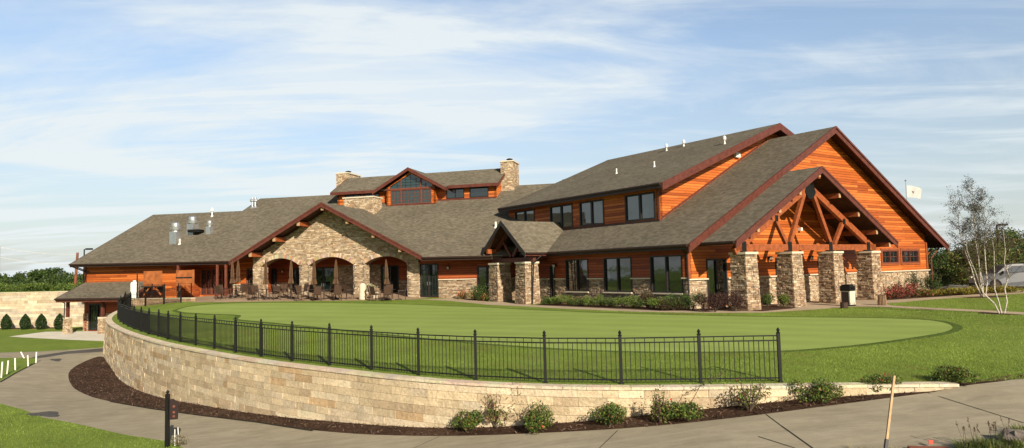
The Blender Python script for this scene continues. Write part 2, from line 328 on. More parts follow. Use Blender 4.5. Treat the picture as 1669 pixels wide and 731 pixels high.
# wall with real openings: outline and holes are (u, v) polygons in the frame (O, U, V); N points out of the wall
def wall(parent, name, mat, O, U, V, Nn, outline, holes=(), th=.3, label=None, kind=None):
    pts = []; edges = []
    for poly in [outline] + list(holes):
        o = len(pts); pts += [Vector((float(a), float(b))) for a, b in poly]; edges += [(o + i, o + (i + 1) % len(poly)) for i in range(len(poly))]
    vs, es, fs, *_ = delaunay_2d_cdt(pts, edges, [], 1, 1e-5)
    vv = np.array([tuple(p) for p in vs]); mb = MB()
    keep = []
    for f in fs:
        c = vv[list(f)].mean(0)
        if inpoly(c[None], outline)[0] and not any(inpoly(c[None], h)[0] for h in holes): keep.append(tuple(f))
    P = [O + U * a + V * b for a, b in vv]; Q = [p - Nn * th for p in P]; n = len(P)
    flip = np.cross(U, V) @ Nn < 0
    fr = [f if not flip else f[::-1] for f in keep]; bk = [tuple(i + n for i in f[::-1]) for f in fr]
    mb.add(P + Q, fr + bk)
    for poly in [outline] + list(holes):
        for i in range(len(poly)):
            a, b = poly[i], poly[(i + 1) % len(poly)]; p, q = O + U * a[0] + V * a[1], O + U * b[0] + V * b[1]
            mb.add([p, q, q - Nn * th, p - Nn * th], [(0, 1, 2, 3)])
    return mb.build(name, mat, parent, label)
def inpoly(P, poly):
    P = np.asarray(P); poly = np.asarray(poly); x, y = P[:, 0], P[:, 1]; r = np.zeros(len(P), bool); j = len(poly) - 1
    for i in range(len(poly)):
        xi, yi = poly[i]; xj, yj = poly[j]; c = ((yi > y) != (yj > y)) & (x < (xj - xi) * (y - yi) / ((yj - yi) if yj != yi else 1e-12) + xi); r ^= c; j = i
    return r
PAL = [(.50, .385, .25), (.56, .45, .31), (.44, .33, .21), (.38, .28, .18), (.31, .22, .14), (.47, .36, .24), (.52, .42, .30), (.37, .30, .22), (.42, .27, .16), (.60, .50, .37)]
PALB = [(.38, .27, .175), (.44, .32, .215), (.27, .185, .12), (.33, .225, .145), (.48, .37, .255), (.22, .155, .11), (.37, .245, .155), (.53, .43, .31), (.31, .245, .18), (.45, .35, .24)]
def stone_field(mb, O, U, V, Nn, inside, u0, u1, v0, v1, hs=(.05, .115), ws=(.10, .36), dep=(.012, .06), pal=PAL, lean=0):
    v = v0
    while v < v1 - .01:
        h = min(random.uniform(*hs), v1 - v); h = h if v1 - v - h > .04 else v1 - v
        u = u0 - random.uniform(0, ws[0])
        while u < u1:
            w_ = random.uniform(*ws) * (1.25 if h < .09 else .85); a0, a1 = max(u, u0), min(u + w_, u1); u += w_
            if a1 - a0 < .03: continue
            ok = [inside(a, b) for a, b in (((a0 + a1) / 2, v + h / 2), (a0 + .02, v + h / 2), (a1 - .02, v + h / 2), ((a0 + a1) / 2, v + h - .01), ((a0 + a1) / 2, v + .01))]
            if not all(ok): continue
            d = random.uniform(*dep); g = .008; kk_ = random.uniform(.78, 1.15); c = [q * kk_ for q in random.choice(pal)]
            j = lambda: random.uniform(-.01, .01)
            base = O - Nn * (lean * (v + h / 2 - v0)); f = [(a0 + g, v + g), (a1 - g, v + g), (a1 - g, v + h - g), (a0 + g, v + h - g)]
            P = [base + U * (a + j()) + V * (b + j() * .6) + Nn * (d + j()) for a, b in f] + [base + U * a + V * b - Nn * .03 for a, b in f]
            mb.add(P, [(0, 1, 2, 3), (1, 0, 4, 5), (2, 1, 5, 6), (3, 2, 6, 7), (0, 3, 7, 4)], c)
        v += h
def window(parent, O, U, Nn, u0, u1, z0, z1, cols=2, rows=1, fw=.07, dep=.12, name='window', frame='frame_dark', pane='window_glass', mid=.09, label=None, bars=(0, 0), poly=None, handle=False):
    mb = MB(); zz = UP
    def bar(a0, a1, b0, b1, d0=-dep + .0, d1=.035): mb.box(O + U * (a0 + a1) / 2 + zz * (b0 + b1) / 2 + Nn * (d0 + d1) / 2, U * (a1 - a0) / 2, zz * (b1 - b0) / 2, Nn * (d1 - d0) / 2)
    bar(u0, u0 + fw, z0, z1); bar(u1 - fw, u1, z0, z1); bar(u0 + fw, u1 - fw, z0, z0 + fw); bar(u0 + fw, u1 - fw, z1 - fw, z1)
    for i in range(1, cols): x = u0 + (u1 - u0) * i / cols; bar(x - mid / 2, x + mid / 2, z0 + fw, z1 - fw, -dep, .02)
    for i in range(1, rows): y = z0 + (z1 - z0) * i / rows; bar(u0 + fw, u1 - fw, y - .03, y + .03, -dep, .015)
    nx, nz = bars
    for i in range(1, nx): x = u0 + (u1 - u0) * i / nx; bar(x - .013, x + .013, z0 + fw, z1 - fw, -dep + .03, -dep + .06)
    for i in range(1, nz): y = z0 + (z1 - z0) * i / nz; bar(u0 + fw, u1 - fw, y - .013, y + .013, -dep + .03, -dep + .06)
    o = mb.build(name, frame, parent, label)
    for i in range(cols):
        a, b = u0 + (u1 - u0) * i / cols + fw * .6, u0 + (u1 - u0) * (i + 1) / cols - fw * .6; t = random.uniform(-.004, .004); g = MB()
        g.box(O + U * (a + b) / 2 + zz * (z0 + z1) / 2 - Nn * (dep - .02), U * (b - a) / 2 + Nn * t, zz * (z1 - z0 - fw) / 2, Nn * .012); g.build('pane', pane, o)
    if handle:
        for s_ in ((-1, 1) if cols > 1 else (1,)):
            h = MB(); x = (u0 + u1) / 2 + s_ * .1 if cols > 1 else u1 - .15; h.beam(O + U * x + zz * (z0 + .9) + Nn * .06, O + U * x + zz * (z0 + 1.15) + Nn * .06, .025, .025, U); h.build('handle', 'galvanised', o)
    return o
def rectp(a, b, c, d): return [(a, c), (b, c), (b, d), (a, d)]

# ================================================================== TERRAIN
def tps(ctrl, lam=.02):
    C_ = np.array(ctrl, float); X = C_[:, :2]; n = len(X); r = np.linalg.norm(X[:, None] - X[None], axis=2); K = np.where(r > 0, r ** 2 * np.log(r + 1e-9), 0) * 1e-3
    K += np.eye(n) * lam; P = np.c_[np.ones(n), X]; Am = np.block([[K, P], [P.T, np.zeros((3, 3))]]); s = np.linalg.solve(Am, np.r_[C_[:, 2], 0, 0, 0])
    def f(q):
        q = np.atleast_2d(np.asarray(q, float))[:, :2]; r = np.linalg.norm(q[:, None] - X[None], axis=2); return (np.where(r > 0, r ** 2 * np.log(r + 1e-9), 0) * 1e-3) @ s[:n] + s[n] + q @ s[n + 1:]
    return f
# fence line on top of the retaining wall (survey), from its right hand end round to the back
FX = [(6.44, 17.08), (4.53, 17.2), (2.61, 17.35), (.75, 17.75), (-1.05, 18.5), (-2.7, 19.5), (-4.25, 20.7), (-5.8, 21.85), (-7.35, 23.05), (-8.85, 24.35), (-10.3, 25.75), (-11.7, 27.2), (-13.1, 28.65), (-14.45, 30.15), (-15.75, 31.7), (-17.0, 33.3), (-18.3, 34.9),
      (-19.6, 36.6), (-20.9, 38.3), (-22.15, 40.0), (-23.4, 41.75), (-24.6, 43.5), (-25.75, 45.3), (-26.8, 47.1), (-27.7, 49.0), (-28.5, 50.9), (-29.1, 52.8)]
FZ = [-.61, -.62, -.62, -.60, -.59, -.60, -.59, -.57, -.55, -.53, -.52, -.51, -.50, -.50, -.50, -.50, -.49, -.48, -.46, -.43, -.40, -.36, -.32, -.26, -.18, -.10, -.02]
RET = [Cc(31.0, -3.0, .05), Cc(30.0, -2.75, .14), Cc(28.6, -2.75, .27), Cc(27.0, -2.85, .42), Cc(25.6, -3.1, .50), Cc(24.8, -3.4, .52)]
uc = [(x, y, z) for (x, y), z in zip(FX, FZ)] + [tuple(p) for p in RET]
uc += [tuple(p) for p in [Cc(24, -4, .50), Cc(16, -4.5, .42), Cc(8, -3.5, .36), Cc(3, -2, .15), Cc(24, 2, .8), Cc(8, 3, .4), Cc(38, 8, .8),
      A(-1.5, 15, 0), A(-2, 10, 0), A(-2, 5, 0), A(-1, 0, 0), A(1, -3.4, -.13), A(7, -3.4, -.15), A(14, -3.4, -.13), A(8, -1.4, -.10), A(20, -3, -.06), A(28, -1, .08), A(14, 10, .1), A(10, -12, -.25), A(4, -10, -.2),
      V3(21.1, 30, -.1), V3(26.8, 39.7, .08), V3(34, 48, .2), V3(45, 60, .3), V3(30, 22, -.3), V3(12.3, 16.75, -.63), V3(14.4, 17.7, -.6), V3(24, 21, -.5), V3(40, 18, -.5), V3(60, 40, 0), V3(9.3, 17.1, -.63), V3(80, 120, .5), V3(0, 120, .6), V3(-60, 130, 1)]]
zup_ = tps(uc)
CHAIN = [(x * 1.0, y * 1.0) for x, y in FX]
def offset_line(pts, d):
    pts = np.array(pts, float)[:, :2]; t = np.gradient(pts, axis=0); t /= np.linalg.norm(t, axis=1)[:, None]; return pts + np.c_[t[:, 1], -t[:, 0]] * d
sgn = 1
WALLTOP = offset_line(FX, -.42)
if WALLTOP[0][1] > FX[0][1]: WALLTOP = offset_line(FX, .42); sgn = -1
WT = [(10.2, 16.44), (9.2, 16.5), (8.0, 16.6)] + [tuple(p) for p in WALLTOP] + [tuple(Cc(31.75, -2.0)[:2]), tuple(Cc(31.75, .9)[:2])]
# resample and smooth the wall line
def resample(pts, step):
    pts = np.array(pts, float)[:, :2]; d = np.r_[0, np.cumsum(np.linalg.norm(np.diff(pts, axis=0), axis=1))]; n = max(int(d[-1] / step), 2); s = np.linspace(0, d[-1], n + 1)
    return np.c_[np.interp(s, d, pts[:, 0]), np.interp(s, d, pts[:, 1])]
def smooth(p, k=3):
    for _ in range(k): q = p.copy(); q[1:-1] = (p[:-2] + 2 * p[1:-1] + p[2:]) / 4; p = q
    return p
WLINE = smooth(resample(WT, .5), 6)
def footz(px, py):                                  # bottom of the wall where the sight line crosses its line in plan
    d = ray(px, py); best = None
    for i in range(len(WLINE) - 1):
        a, b = WLINE[i], WLINE[i + 1]; ca = a[0] * d[1] - a[1] * d[0]; cb = b[0] * d[1] - b[1] * d[0]
        if ca * cb <= 0 and ca != cb:
            t = ca / (ca - cb); p = a + (b - a) * t; k = p[1] / d[1]; z = ZC + d[2] * k
            if best is None or k < best[0]: best = (k, p[0], p[1], z)
    return best[1:] if best else None
FOOT = [footz(*p) for p in [(206, 624), (250, 638), (300, 650), (400, 664), (500, 677), (600, 684), (740, 691), (900, 683), (1060, 671), (1200, 655), (1300, 646), (1450, 632)]]
FOOT = [p for p in FOOT if p]
lc = list(FOOT) + [(9.2, 16.4, -.78), (11, 16.2, -.71), (9, 14.6, -.93), (12.2, 14.6, -.86), (12.3, 16.6, -.64), (14.4, 17.6, -.6), (15, 14, -.85), (13, 12.5, -.98), (8, 12.5, -1.08), (2, 13, -1.45), (24, 16, -.7), (-3, 14, -2.1), (-10, 18, -2.45), (-18, 24, -2.55), (-25, 30, -2.5), (-33, 42, -2.3), (-45, 45, -2.2), (-42, 58, -2.2), (-30, 51.5, -2.2), (-35.5, 60.6, -2.0), (-50, 67, -2.1), (-27.5, 46, -2.3), (-22, 38, -2.5), (4, 4, -1.6), (-15, 8, -2.4), (20, 6, -1), (-60, 30, -2.4), (-70, 62, -2.2)]
zlo_ = tps(lc)
def sstep(x, a, b): t = np.clip((x - a) / (b - a), 0, 1); return t * t * (3 - 2 * t)
def z_up(q): q = np.atleast_2d(q); return np.clip(zup_(q), -1.2, 1.4)
def z_lo(q):
    q = np.atleast_2d(q); return np.clip(zlo_(q), -3.2, .5)
def zlo_blend(q): q = np.atleast_2d(q); wgt = sstep(q[:, 0], 9.4, 10.5) * sstep(q[:, 1], 15.0, 16.3); return z_lo(q) * (1 - wgt) + z_up(q) * wgt
def G(px, py, low=False):                           # a pixel seen on the ground
    fz = zlo_blend if low else z_up; z = -2.3 if low else 0.
    for _ in range(25):
        p = on_z(px, py, min(z, 1.6)); z = .5 * z + .5 * float(fz(p[:2])[0])
    p[2] = float(fz(p[:2])[0]); return p
def spline(pts, step=.6, k=2): return smooth(resample(pts, step), k)
# --- outlines on the upper ground
green_px = [(288, 506), (300, 501), (330, 497.3), (371, 495), (440, 493.8), (520, 493.9), (600, 495), (680, 497), (788, 501), (877, 506), (980, 510.5), (1080, 513.5), (1200, 516), (1320, 517.5), (1420, 518.5), (1495, 520.5), (1524, 522.8), (1547, 528), (1556, 535), (1538, 542.5), (1466, 553.5), (1388, 563.5), (1277, 572.5), (1100, 574), (990, 572), (887, 567), (790, 560), (700, 552), (600, 542), (520, 533.5), (450, 526.5), (384, 520.5), (392, 517), (396, 514.5), (388, 513), (344, 512), (300, 509.5)]
GREEN = [tuple(G(*p)[:2]) for p in green_px]
GREEN = [tuple(p) for p in smooth(resample(GREEN + [GREEN[0]], .5), 2)[:-1]]
def inflate(poly, d):
    P = np.array(poly); t = np.roll(P, -1, 0) - np.roll(P, 1, 0); t /= np.maximum(np.linalg.norm(t, axis=1), 1e-6)[:, None]; n = np.c_[t[:, 1], -t[:, 0]]
    ar = (P[:, 0] * np.roll(P[:, 1], -1) - np.roll(P[:, 0], -1) * P[:, 1]).sum(); n *= 1 if ar > 0 else -1
    return [tuple(p) for p in P + n * d]
COLLAR0 = inflate(GREEN, .02); COLLAR1 = inflate(GREEN, .32)
walk_up = [tuple(Cc(7.7, -1.2)[:2])] + [tuple(G(*p)[:2]) for p in [(734, 486.5), (795, 492), (840, 493.5)]] + [tuple(A(-1.55, 11.8)[:2]), tuple(A(-1.35, 6)[:2]), tuple(A(-1.2, 1)[:2]), *[tuple(G(*p)[:2]) for p in [(1160, 506.4), (1200, 507), (1243, 507.7), (1290, 503.4)]], tuple(A(6.15, -2.1)[:2]), tuple(A(6.3, .75)[:2]), tuple(A(15.8, .75)[:2]), tuple(A(15.8, -1.5)[:2])]
walk_up += [tuple(G(*p)[:2]) for p in [(1444, 490), (1513, 485.2), (1585, 480.5), (1669, 472.8)]]
walk_up += [tuple(V3(50, 50)[:2])]
walk_dn = [tuple(V3(48, 46)[:2])] + [tuple(G(*p)[:2]) for p in [(1669, 478.5), (1585, 484), (1513, 489), (1441, 495.5), (1455, 498.5), (1513, 501.7), (1603, 505.8), (1700, 511), (1700, 515.5), (1603, 508.8), (1513, 504.8), (1432, 500.8), (1394, 500.5), (1358, 502.6), (1322, 505.2), (1243, 510), (1160, 510.6), (1044, 508.8), (980, 506), (900, 502.5), (878, 501), (795, 497), (734, 490.8), (680, 488.3)]] + [tuple(Cc(7.7, -2.6)[:2])]
WALK = walk_up + walk_dn
BED1 = [tuple(A(b, a)[:2]) for b, a in [(.9, 12.2), (.9, .8), (6.3, .8), (6.15, -2.1)]] + [tuple(G(*p)[:2]) for p in [(1290, 503.4), (1243, 507.7), (1200, 507), (1160, 506.4)]] + [tuple(A(b, a)[:2]) for b, a in [(-1.2, 1), (-1.35, 6), (-1.55, 11.8)]]
BED0 = [tuple(G(*p)[:2]) for p in [(733, 486), (795, 491.8)]] + [tuple(A(-1.0, 17.2)[:2]), tuple(A(.8, 16.9)[:2]), tuple(Cc(1.5, 1.7)[:2]), tuple(Cc(6.8, 1.7)[:2])]
BED2 = [tuple(A(15.9, .8)[:2]), tuple(A(15.9, -1.4)[:2])] + [tuple(G(*p)[:2]) for p in [(1444, 489.8), (1513, 485), (1585, 480.3), (1640, 475.5), (1640, 471.5), (1560, 472)]] + [tuple(A(30, 3)[:2]), tuple(A(27, .8)[:2])]
PATIO = [tuple(Cc(c, n)[:2]) for c, n in [(7.7, -2.6), (7.7, 1.8), (8.0, 5.6), (24.2, 5.6), (29.3, 3.2), (29.4, 1.1), (31.6, 1.1), (31.6, -1.9), (28.5, -1.85), (25.2, -2.1), (24.6, -3.6)]] + [tuple(G(*p)[:2]) for p in [(400, 492.3), (460, 491.4), (560, 490.4), (640, 489.3), (680, 488.4)]]
ROAD = [tuple(G(*p)[:2]) for p in [(1520, 470.5), (1600, 470), (1700, 470.3)]] + [(75, 70), (75, 95), (40, 90), (24, 66)]
NB, FB = G(1634, 511), G(1604, 484)
MND1 = [tuple((NB[:2] + V3(math.cos(t) * .95, math.sin(t) * .95))[:2]) for t in np.linspace(0, 2 * math.pi, 17)[:-1]]
MND2 = [tuple((FB[:2] + V3(math.cos(t) * 1.25, math.sin(t) * 1.25))[:2]) for t in np.linspace(0, 2 * math.pi, 17)[:-1]]
# --- outlines on the lower ground
inner_px = [(1760, 598), (1669, 616.7), (1596, 627), (1509.7, 641), (1423, 652.8), (1360, 660.5), (1248.6, 675.8), (1104, 692), (1000, 700.7), (926.6, 704), (835, 708.5), (717.6, 711.5), (600, 709), (510, 702), (420, 688), (327, 677), (252, 667), (191, 657), (151, 648), (121, 634), (112, 620), (110.7, 608), (121, 598), (141, 587.7), (163.6, 579.5)]
INNER = [tuple(G(*p, True)[:2]) for p in inner_px] + [(-24.4, 42.0), (-26.9, 46.5)]
INNER = [tuple(p) for p in spline(INNER, .6, 2)]
outer_left = [tuple(G(*p, True)[:2]) for p in [(174, 566), (120, 570), (60, 573.5), (0, 575), (-120, 577)]]
outer_mid = [tuple(G(*p, True)[:2]) for p in [(-120, 585), (0, 584), (57, 583.5), (60, 590), (45, 597.7), (25, 607.8), (0, 621.6), (-60, 640)]]
front_px = [(-120, 640), (0, 658), (38, 668), (70, 681), (126, 691), (201, 708.5), (272, 719.5), (300, 731), (330, 760)]
FRONT = [tuple(G(*p, True)[:2]) for p in front_px] + [(-5.5, 9.0)]
PATH = INNER + [(-27.4, 48.2), (-28.4, 49.6)] + outer_left + outer_mid + FRONT + [(3, 8.0), (8.6, 10.3), (14, 11.6), (26, 14), (26, 21.5), (24, 20.95)]
PAD = [tuple(G(*p, True)[:2]) for p in [(172, 556.5), (110, 554), (60, 551.5), (14, 549), (75, 541)]] + [tuple(Cc(39.9, 1.0)[:2]), tuple(Cc(31.9, 1.0)[:2]), (-30.2, 53.5)]
FARWALL = [(-110, 79.2), (-49.6, 67.4), (-41.8, 65.9), (-36, 64.9)]
def circ(px, py, rx, ry, n=14, low=True):
    out = []
    for i in range(n): t = 2 * math.pi * i / n; k = 1 + .25 * math.sin(3 * t + px); out.append(tuple(G(px + rx * k * math.cos(t), py + ry * k * math.sin(t), low)[:2]))
    return out
PATCH1 = circ(74, 675.5, 27, 4.3); PATCH2 = [tuple(G(*p, True)[:2]) for p in [(50, 583), (66, 579.5), (110, 573), (172, 567.5), (172, 573.5), (110, 577), (80, 582), (62, 584.5)]]; PATCH3 = circ(92, 587, 9, 2.2)
wl = [tuple(p) for p in WLINE]
UPPER = wl + [tuple(Cc(39.8, 1.0)[:2]), tuple(Cc(39.8, 9.0)[:2]), FARWALL[3], FARWALL[2], FARWALL[1], FARWALL[0], (-3000, 500), (-3000, 4000), (4000, 4000), (4000, 30), (60, 30.0), (24, 21), (14.4, 17.7), (12.3, 16.8)]
LOWER = wl[::-1] + [(12.3, 16.8), (14.4, 17.7), (24, 21), (60, 30), (4000, 30), (4000, -2500), (-3000, -2500), (-3000, 500)] + FARWALL + [tuple(Cc(39.8, 9.0)[:2]), tuple(Cc(39.8, 1.0)[:2]), tuple(Cc(31.75, 1.0)[:2])]
def z_far(q, z):                                   # behind the far wall the ground is retained at the wall's top, far away it rolls off
    return z
def terrain(outer, regions, zf, grids, default):
    pts = []; edges = []
    for poly in [outer] + [r_[2] for r_ in regions]:
        o = len(pts); pts += [Vector((float(a), float(b))) for a, b in poly]; edges += [(o + i, o + (i + 1) % len(poly)) for i in range(len(poly))]
    for x0, x1, y0, y1, s in grids:
        gx, gy = np.meshgrid(np.arange(x0, x1, s), np.arange(y0, y1, s)); q = np.c_[gx.ravel(), gy.ravel()] + RNG.uniform(-.2, .2, (gx.size, 2)) * s; q = q[inpoly(q, outer)]
        if (x0, s) != (grids[0][0], grids[0][4]):
            for a in grids[:[g for g in grids].index((x0, x1, y0, y1, s))]: q = q[~((q[:, 0] > a[0]) & (q[:, 0] < a[1]) & (q[:, 1] > a[2]) & (q[:, 1] < a[3]))]
        pts += [Vector(tuple(p)) for p in q]
    vs, es, fs, *_ = delaunay_2d_cdt(pts, edges, [], 0, 1e-4)
    vv = np.array([tuple(p) for p in vs]); fa = np.array([tuple(f) for f in fs]); cen = vv[fa].mean(1); inside = inpoly(cen, outer)
    zz = zf(vv); own = np.full(len(fa), -1)
    for i, (nm, mt, poly) in enumerate(regions): k = (own < 0) & inpoly(cen, poly); own[k] = i
    res = {}
    names = {}
    for i, (nm, mt, poly) in list(enumerate(regions)) + [(-1, (default[0], default[1], None))]:
        names.setdefault((nm, mt), []).append(i)
    for (nm, mt), ids in names.items():
        k = inside & np.isin(own, ids)
        if not k.any(): continue
        f = fa[k]; u, inv = np.unique(f.ravel(), return_inverse=True); inv = inv.reshape(-1, 3)
        a, b, c = vv[f[:, 0]], vv[f[:, 1]], vv[f[:, 2]]; cr = (b[:, 0] - a[:, 0]) * (c[:, 1] - a[:, 1]) - (b[:, 1] - a[:, 1]) * (c[:, 0] - a[:, 0]); inv[cr < 0] = inv[cr < 0][:, ::-1]
        me = bpy.data.meshes.new(nm); me.from_pydata(np.c_[vv[u], zz[u]].tolist(), [], inv.tolist()); o = finish(nm, me, mt, None, None, True); o['kind'] = 'structure'; res[nm] = o
    return res
def zupper(q):
    q = np.atleast_2d(q); z = z_up(q); behind = sstep(-q[:, 0], 34, 40) * sstep(q[:, 1], 58, 62)
    z = z * (1 - behind) + 1.28 * behind; r_ = np.hypot(q[:, 0], q[:, 1]); far = sstep(r_, 75, 130); z = z * (1 - far) + .6 * far
    # join with the lower ground right of the wall's end
    j = sstep(q[:, 0], 13.2, 14.2) * (1 - sstep(q[:, 1], 15.5, 17.0)); return z
def zlower(q):
    q = np.atleast_2d(q); z = zlo_blend(q); z = z
    r_ = np.hypot(q[:, 0], q[:, 1]); far = sstep(r_, 75, 130); z = z * (1 - far) + (-2.0) * far
    right = sstep(q[:, 0], 26, 60); z = z * (1 - right) + -.5 * right
    line = np.interp(q[:, 0], [12.3, 14.4, 24, 60, 4000], [16.8, 17.7, 21, 30, 30]); k = (q[:, 0] > 12.2); wq = np.where(k, sstep(q[:, 1], line - 1.2, line - .02), 0) * sstep(q[:, 0], 12.0, 12.5); return z * (1 - wq) + zupper(q) * wq
up_regions = [('putting_green', 'green_turf', GREEN), ('green_edge', 'collar_grass', COLLAR1), ('patio', 'patio_stone', PATIO), ('mulch_bed', 'mulch', BED1), ('mulch_bed', 'mulch', BED0), ('mulch_bed', 'mulch', BED2),
              ('walkway', 'walk_concrete', WALK), ('mulch_bed', 'mulch', MND1), ('mulch_bed', 'mulch', MND2), ('parking_lot', 'road_asphalt', ROAD)]
terrain(UPPER, up_regions, zupper, [(-32, 14, 15, 40, .8), (-32, 60, 15, 75, 1.6), (-140, 160, -20, 200, 14)], ('lawn', 'rough_grass'))
bedlow = [tuple(p) for p in INNER] + wl[::-1]
low_regions = [('tar_patch', 'patch_asphalt', PATCH1), ('tar_patch', 'patch_asphalt', PATCH2), ('tar_patch', 'patch_asphalt', PATCH3), ('cart_path', 'path_concrete', PATH), ('patio_slab', 'pad_concrete', PAD), ('mulch_border', 'mulch', [p for p in wl] + [tuple(p) for p in INNER[::-1]] + [(12.3, 16.8)]),
               ('planting_strip', 'mulch', [tuple(V3(*p)[:2] + V3(0, -1.7)[:2]) for p in FARWALL[:3]] + FARWALL[:3][::-1])]
terrain(LOWER, low_regions, zlower, [(-34, 16, 7, 60, .8), (-120, 60, -20, 70, 4), (-140, 160, -60, 90, 16)], ('lower_lawn', 'rough_grass'))

skirt = [np.array(wl[2]), np.array(wl[0])] + [np.array(p) for p in resample([wl[0], (12.3, 16.8), (14.4, 17.7), (24, 21)], .4)]
mb = MB(); k = len(skirt); mb.add([(*p, float(zupper(p)[0]) + .004) for p in skirt] + [(*p, min(float(zlower(p)[0]), float(zupper(p)[0])) - .15) for p in skirt] + [(p[0] + .02, p[1] - .10, float(zlower(p)[0]) - .05) for p in skirt], [(i, i + 1, k + i + 1, k + i) for i in range(k - 1)] + [(i, i + 1, 2 * k + i + 1, 2 * k + i) for i in range(k - 1)]); o = mb.build('soil_edge', 'mulch'); o['kind'] = 'structure'
# concrete joints and a crack in the cart path: shallow dark grooves lying on it
def ribbon(mb, pts, wd, fz, lift=.006):
    P = np.array(pts); t = np.gradient(P, axis=0); t /= np.linalg.norm(t, axis=1)[:, None]; n = np.c_[-t[:, 1], t[:, 0]] * wd / 2; a, b = P + n, P - n; za, zb = fz(a) + lift, fz(b) + lift; k = len(P)
    mb.add([(*a[i], za[i]) for i in range(k)] + [(*b[i], zb[i]) for i in range(k)], [(i, i + 1, k + i + 1, k + i) for i in range(k - 1)])
def jline(pxs, wd=.03):
    mb = MB(); ribbon(mb, resample([G(*p, True)[:2] for p in pxs], .4), wd, zlower); o = mb.build('path_joint', 'edge_dark'); o['kind'] = 'structure'
jline([(1248.5, 676), (1274, 695)], .02); jline([(1274, 695), (1298, 712), (1330, 735)], .03); jline([(1512, 641), (1560, 656), (1669, 690)], .022); jline([(1236, 712), (1296, 731)], .02); jline([(1007, 702), (975, 733)], .018); jline([(716, 712), (672, 732)], .018)
# dark soil edge where the mulch has pulled away from the slab, and where turf meets it
for pxs in ([(180, 655), (252, 667.6), (327, 677.7), (420, 688.8), (510, 702.6)], [(0, 623.5), (25, 609), (45, 598.6), (60, 591)]):
    mb = MB(); ribbon(mb, resample([G(*p, True)[:2] for p in pxs], .5), .10, zlower, .010); o = mb.build('turf_edge', 'edge_dark'); o['kind'] = 'structure'

# ================================================================== RETAINING WALL
def block_wall(line, ztop, zbot, label, name='retaining_wall', bh=.21, bw=.66, side=1, batter=.014, step=None, palette=None):
    L = resample(line, .1); d = np.r_[0, np.cumsum(np.linalg.norm(np.diff(L, axis=0), axis=1))]; tot = d[-1]
    t = np.gradient(L, axis=0); t /= np.linalg.norm(t, axis=1)[:, None]; nn = np.c_[t[:, 1], -t[:, 0]] * side
    P = lambda s: np.array([np.interp(s, d, L[:, 0]), np.interp(s, d, L[:, 1])]); Nn = lambda s: np.array([np.interp(s, d, nn[:, 0]), np.interp(s, d, nn[:, 1])])
    root = thing(name, label, 'wall', (0, 0, 0)); mb = MB(); cap = MB()
    pal = palette or [(.57, .46, .30), (.64, .52, .35), (.53, .42, .27), (.62, .51, .36), (.48, .37, .24), (.68, .57, .395), (.56, .47, .335), (.50, .355, .205), (.59, .475, .31), (.63, .51, .34)]
    k = 0; smax = tot; big = 0
    rows = int(5.2 / bh)
    for r_ in range(rows):
        s = random.uniform(-.5, 0); c_run = random.choice(pal)
        while s < tot:
            w_ = bw * random.choice((.55, .9, 1, 1, 1.35)); a, b = max(s, 0), min(s + w_, tot); s += w_
            if b - a < .06: continue
            m_ = (a + b) / 2; zt = ztop(P(m_)) - r_ * bh; zb = zbot(P(m_))
            if zt - .02 < zb - .12: continue
            if random.random() < .5: c_run = random.choice(pal)
            kk_ = random.uniform(.92, 1.26); c = tuple(min(q * kk_, .8) for q in c_run); setb = batter * (rows - r_) / rows * 5
            off = .30 - setb * 0 + batter * r_ - random.uniform(0, .018)
            ga = .0035; vs = []
            for s_ in (a + ga, b - ga):
                p, n_ = P(s_), Nn(s_); za = ztop(p) - r_ * bh
                for zz in (za - .004, za - bh + .005):
                    vs.append((*(p + n_ * (off + random.uniform(-.006, .006))), zz)); vs.append((*(p - n_ * .05), zz))
            mb.add(vs, [(0, 2, 6, 4), (0, 4, 5, 1), (2, 3, 7, 6), (0, 1, 3, 2), (4, 6, 7, 5)], c)
    back = MB(); q = resample(line, .5)
    tt = np.gradient(q, axis=0); tt /= np.linalg.norm(tt, axis=1)[:, None]; n2 = np.c_[tt[:, 1], -tt[:, 0]] * side
    vs = []; fs = []
    for i, p in enumerate(q):
        zt = ztop(p) - .02; zb = min(zbot(p) - .5, zt - .1); hgt = zt - zb; a0 = p + n2[i] * .20; a1 = p + n2[i] * (.20 + batter * hgt / bh); vs += [(*a0, zt), (*a1, zb)]
        if i: fs.append((2 * i - 2, 2 * i, 2 * i + 1, 2 * i - 1))
    back.add(vs, fs); back.build('joint_backing', 'mortar', root)
    mb.build('block_courses', 'block_stone', root)
    s = 0
    while s < tot:
        w_ = random.uniform(.4, .62); a, b = s, min(s + w_, tot); s += w_
        vs = []; c = tuple(q_ * random.uniform(.92, 1.05) for q_ in random.choice([(.70, .60, .44), (.66, .56, .42), (.72, .62, .47)]))
        for s_ in (a + .005, b - .005):
            p, n_ = P(s_), Nn(s_); zt = ztop(p)
            for zz in (zt + .045, zt - .02): vs.append((*(p + n_ * .32), zz)); vs.append((*(p - n_ * .06), zz))
        cap.add(vs, [(0, 1, 5, 4), (0, 4, 6, 2), (1, 3, 7, 5), (0, 2, 3, 1), (4, 5, 7, 6)], c)
    cap.build('coping', 'block_stone', root); return root
def wt(p): return float(z_up(p)[0]) + .0
block_wall(WLINE[:-3], wt, lambda p: float(zlower(p)[0]), 'long curved tan block retaining wall holding up the putting green lawn', side=(1 if sgn == 1 else 1) * (-1 if (np.array([WLINE[5][1] - WLINE[4][1], -(WLINE[5][0] - WLINE[4][0])]) @ np.array([0, -1.])) < 0 else 1))
block_wall(FARWALL, lambda p: 1.28, lambda p: -2.4, 'tall straight pale block retaining wall behind the row of small evergreens', side=1, bh=.26, bw=.75, batter=0, palette=[(.52, .43, .30), (.58, .49, .35), (.48, .38, .26), (.55, .47, .36), (.62, .53, .38), (.45, .38, .30)])
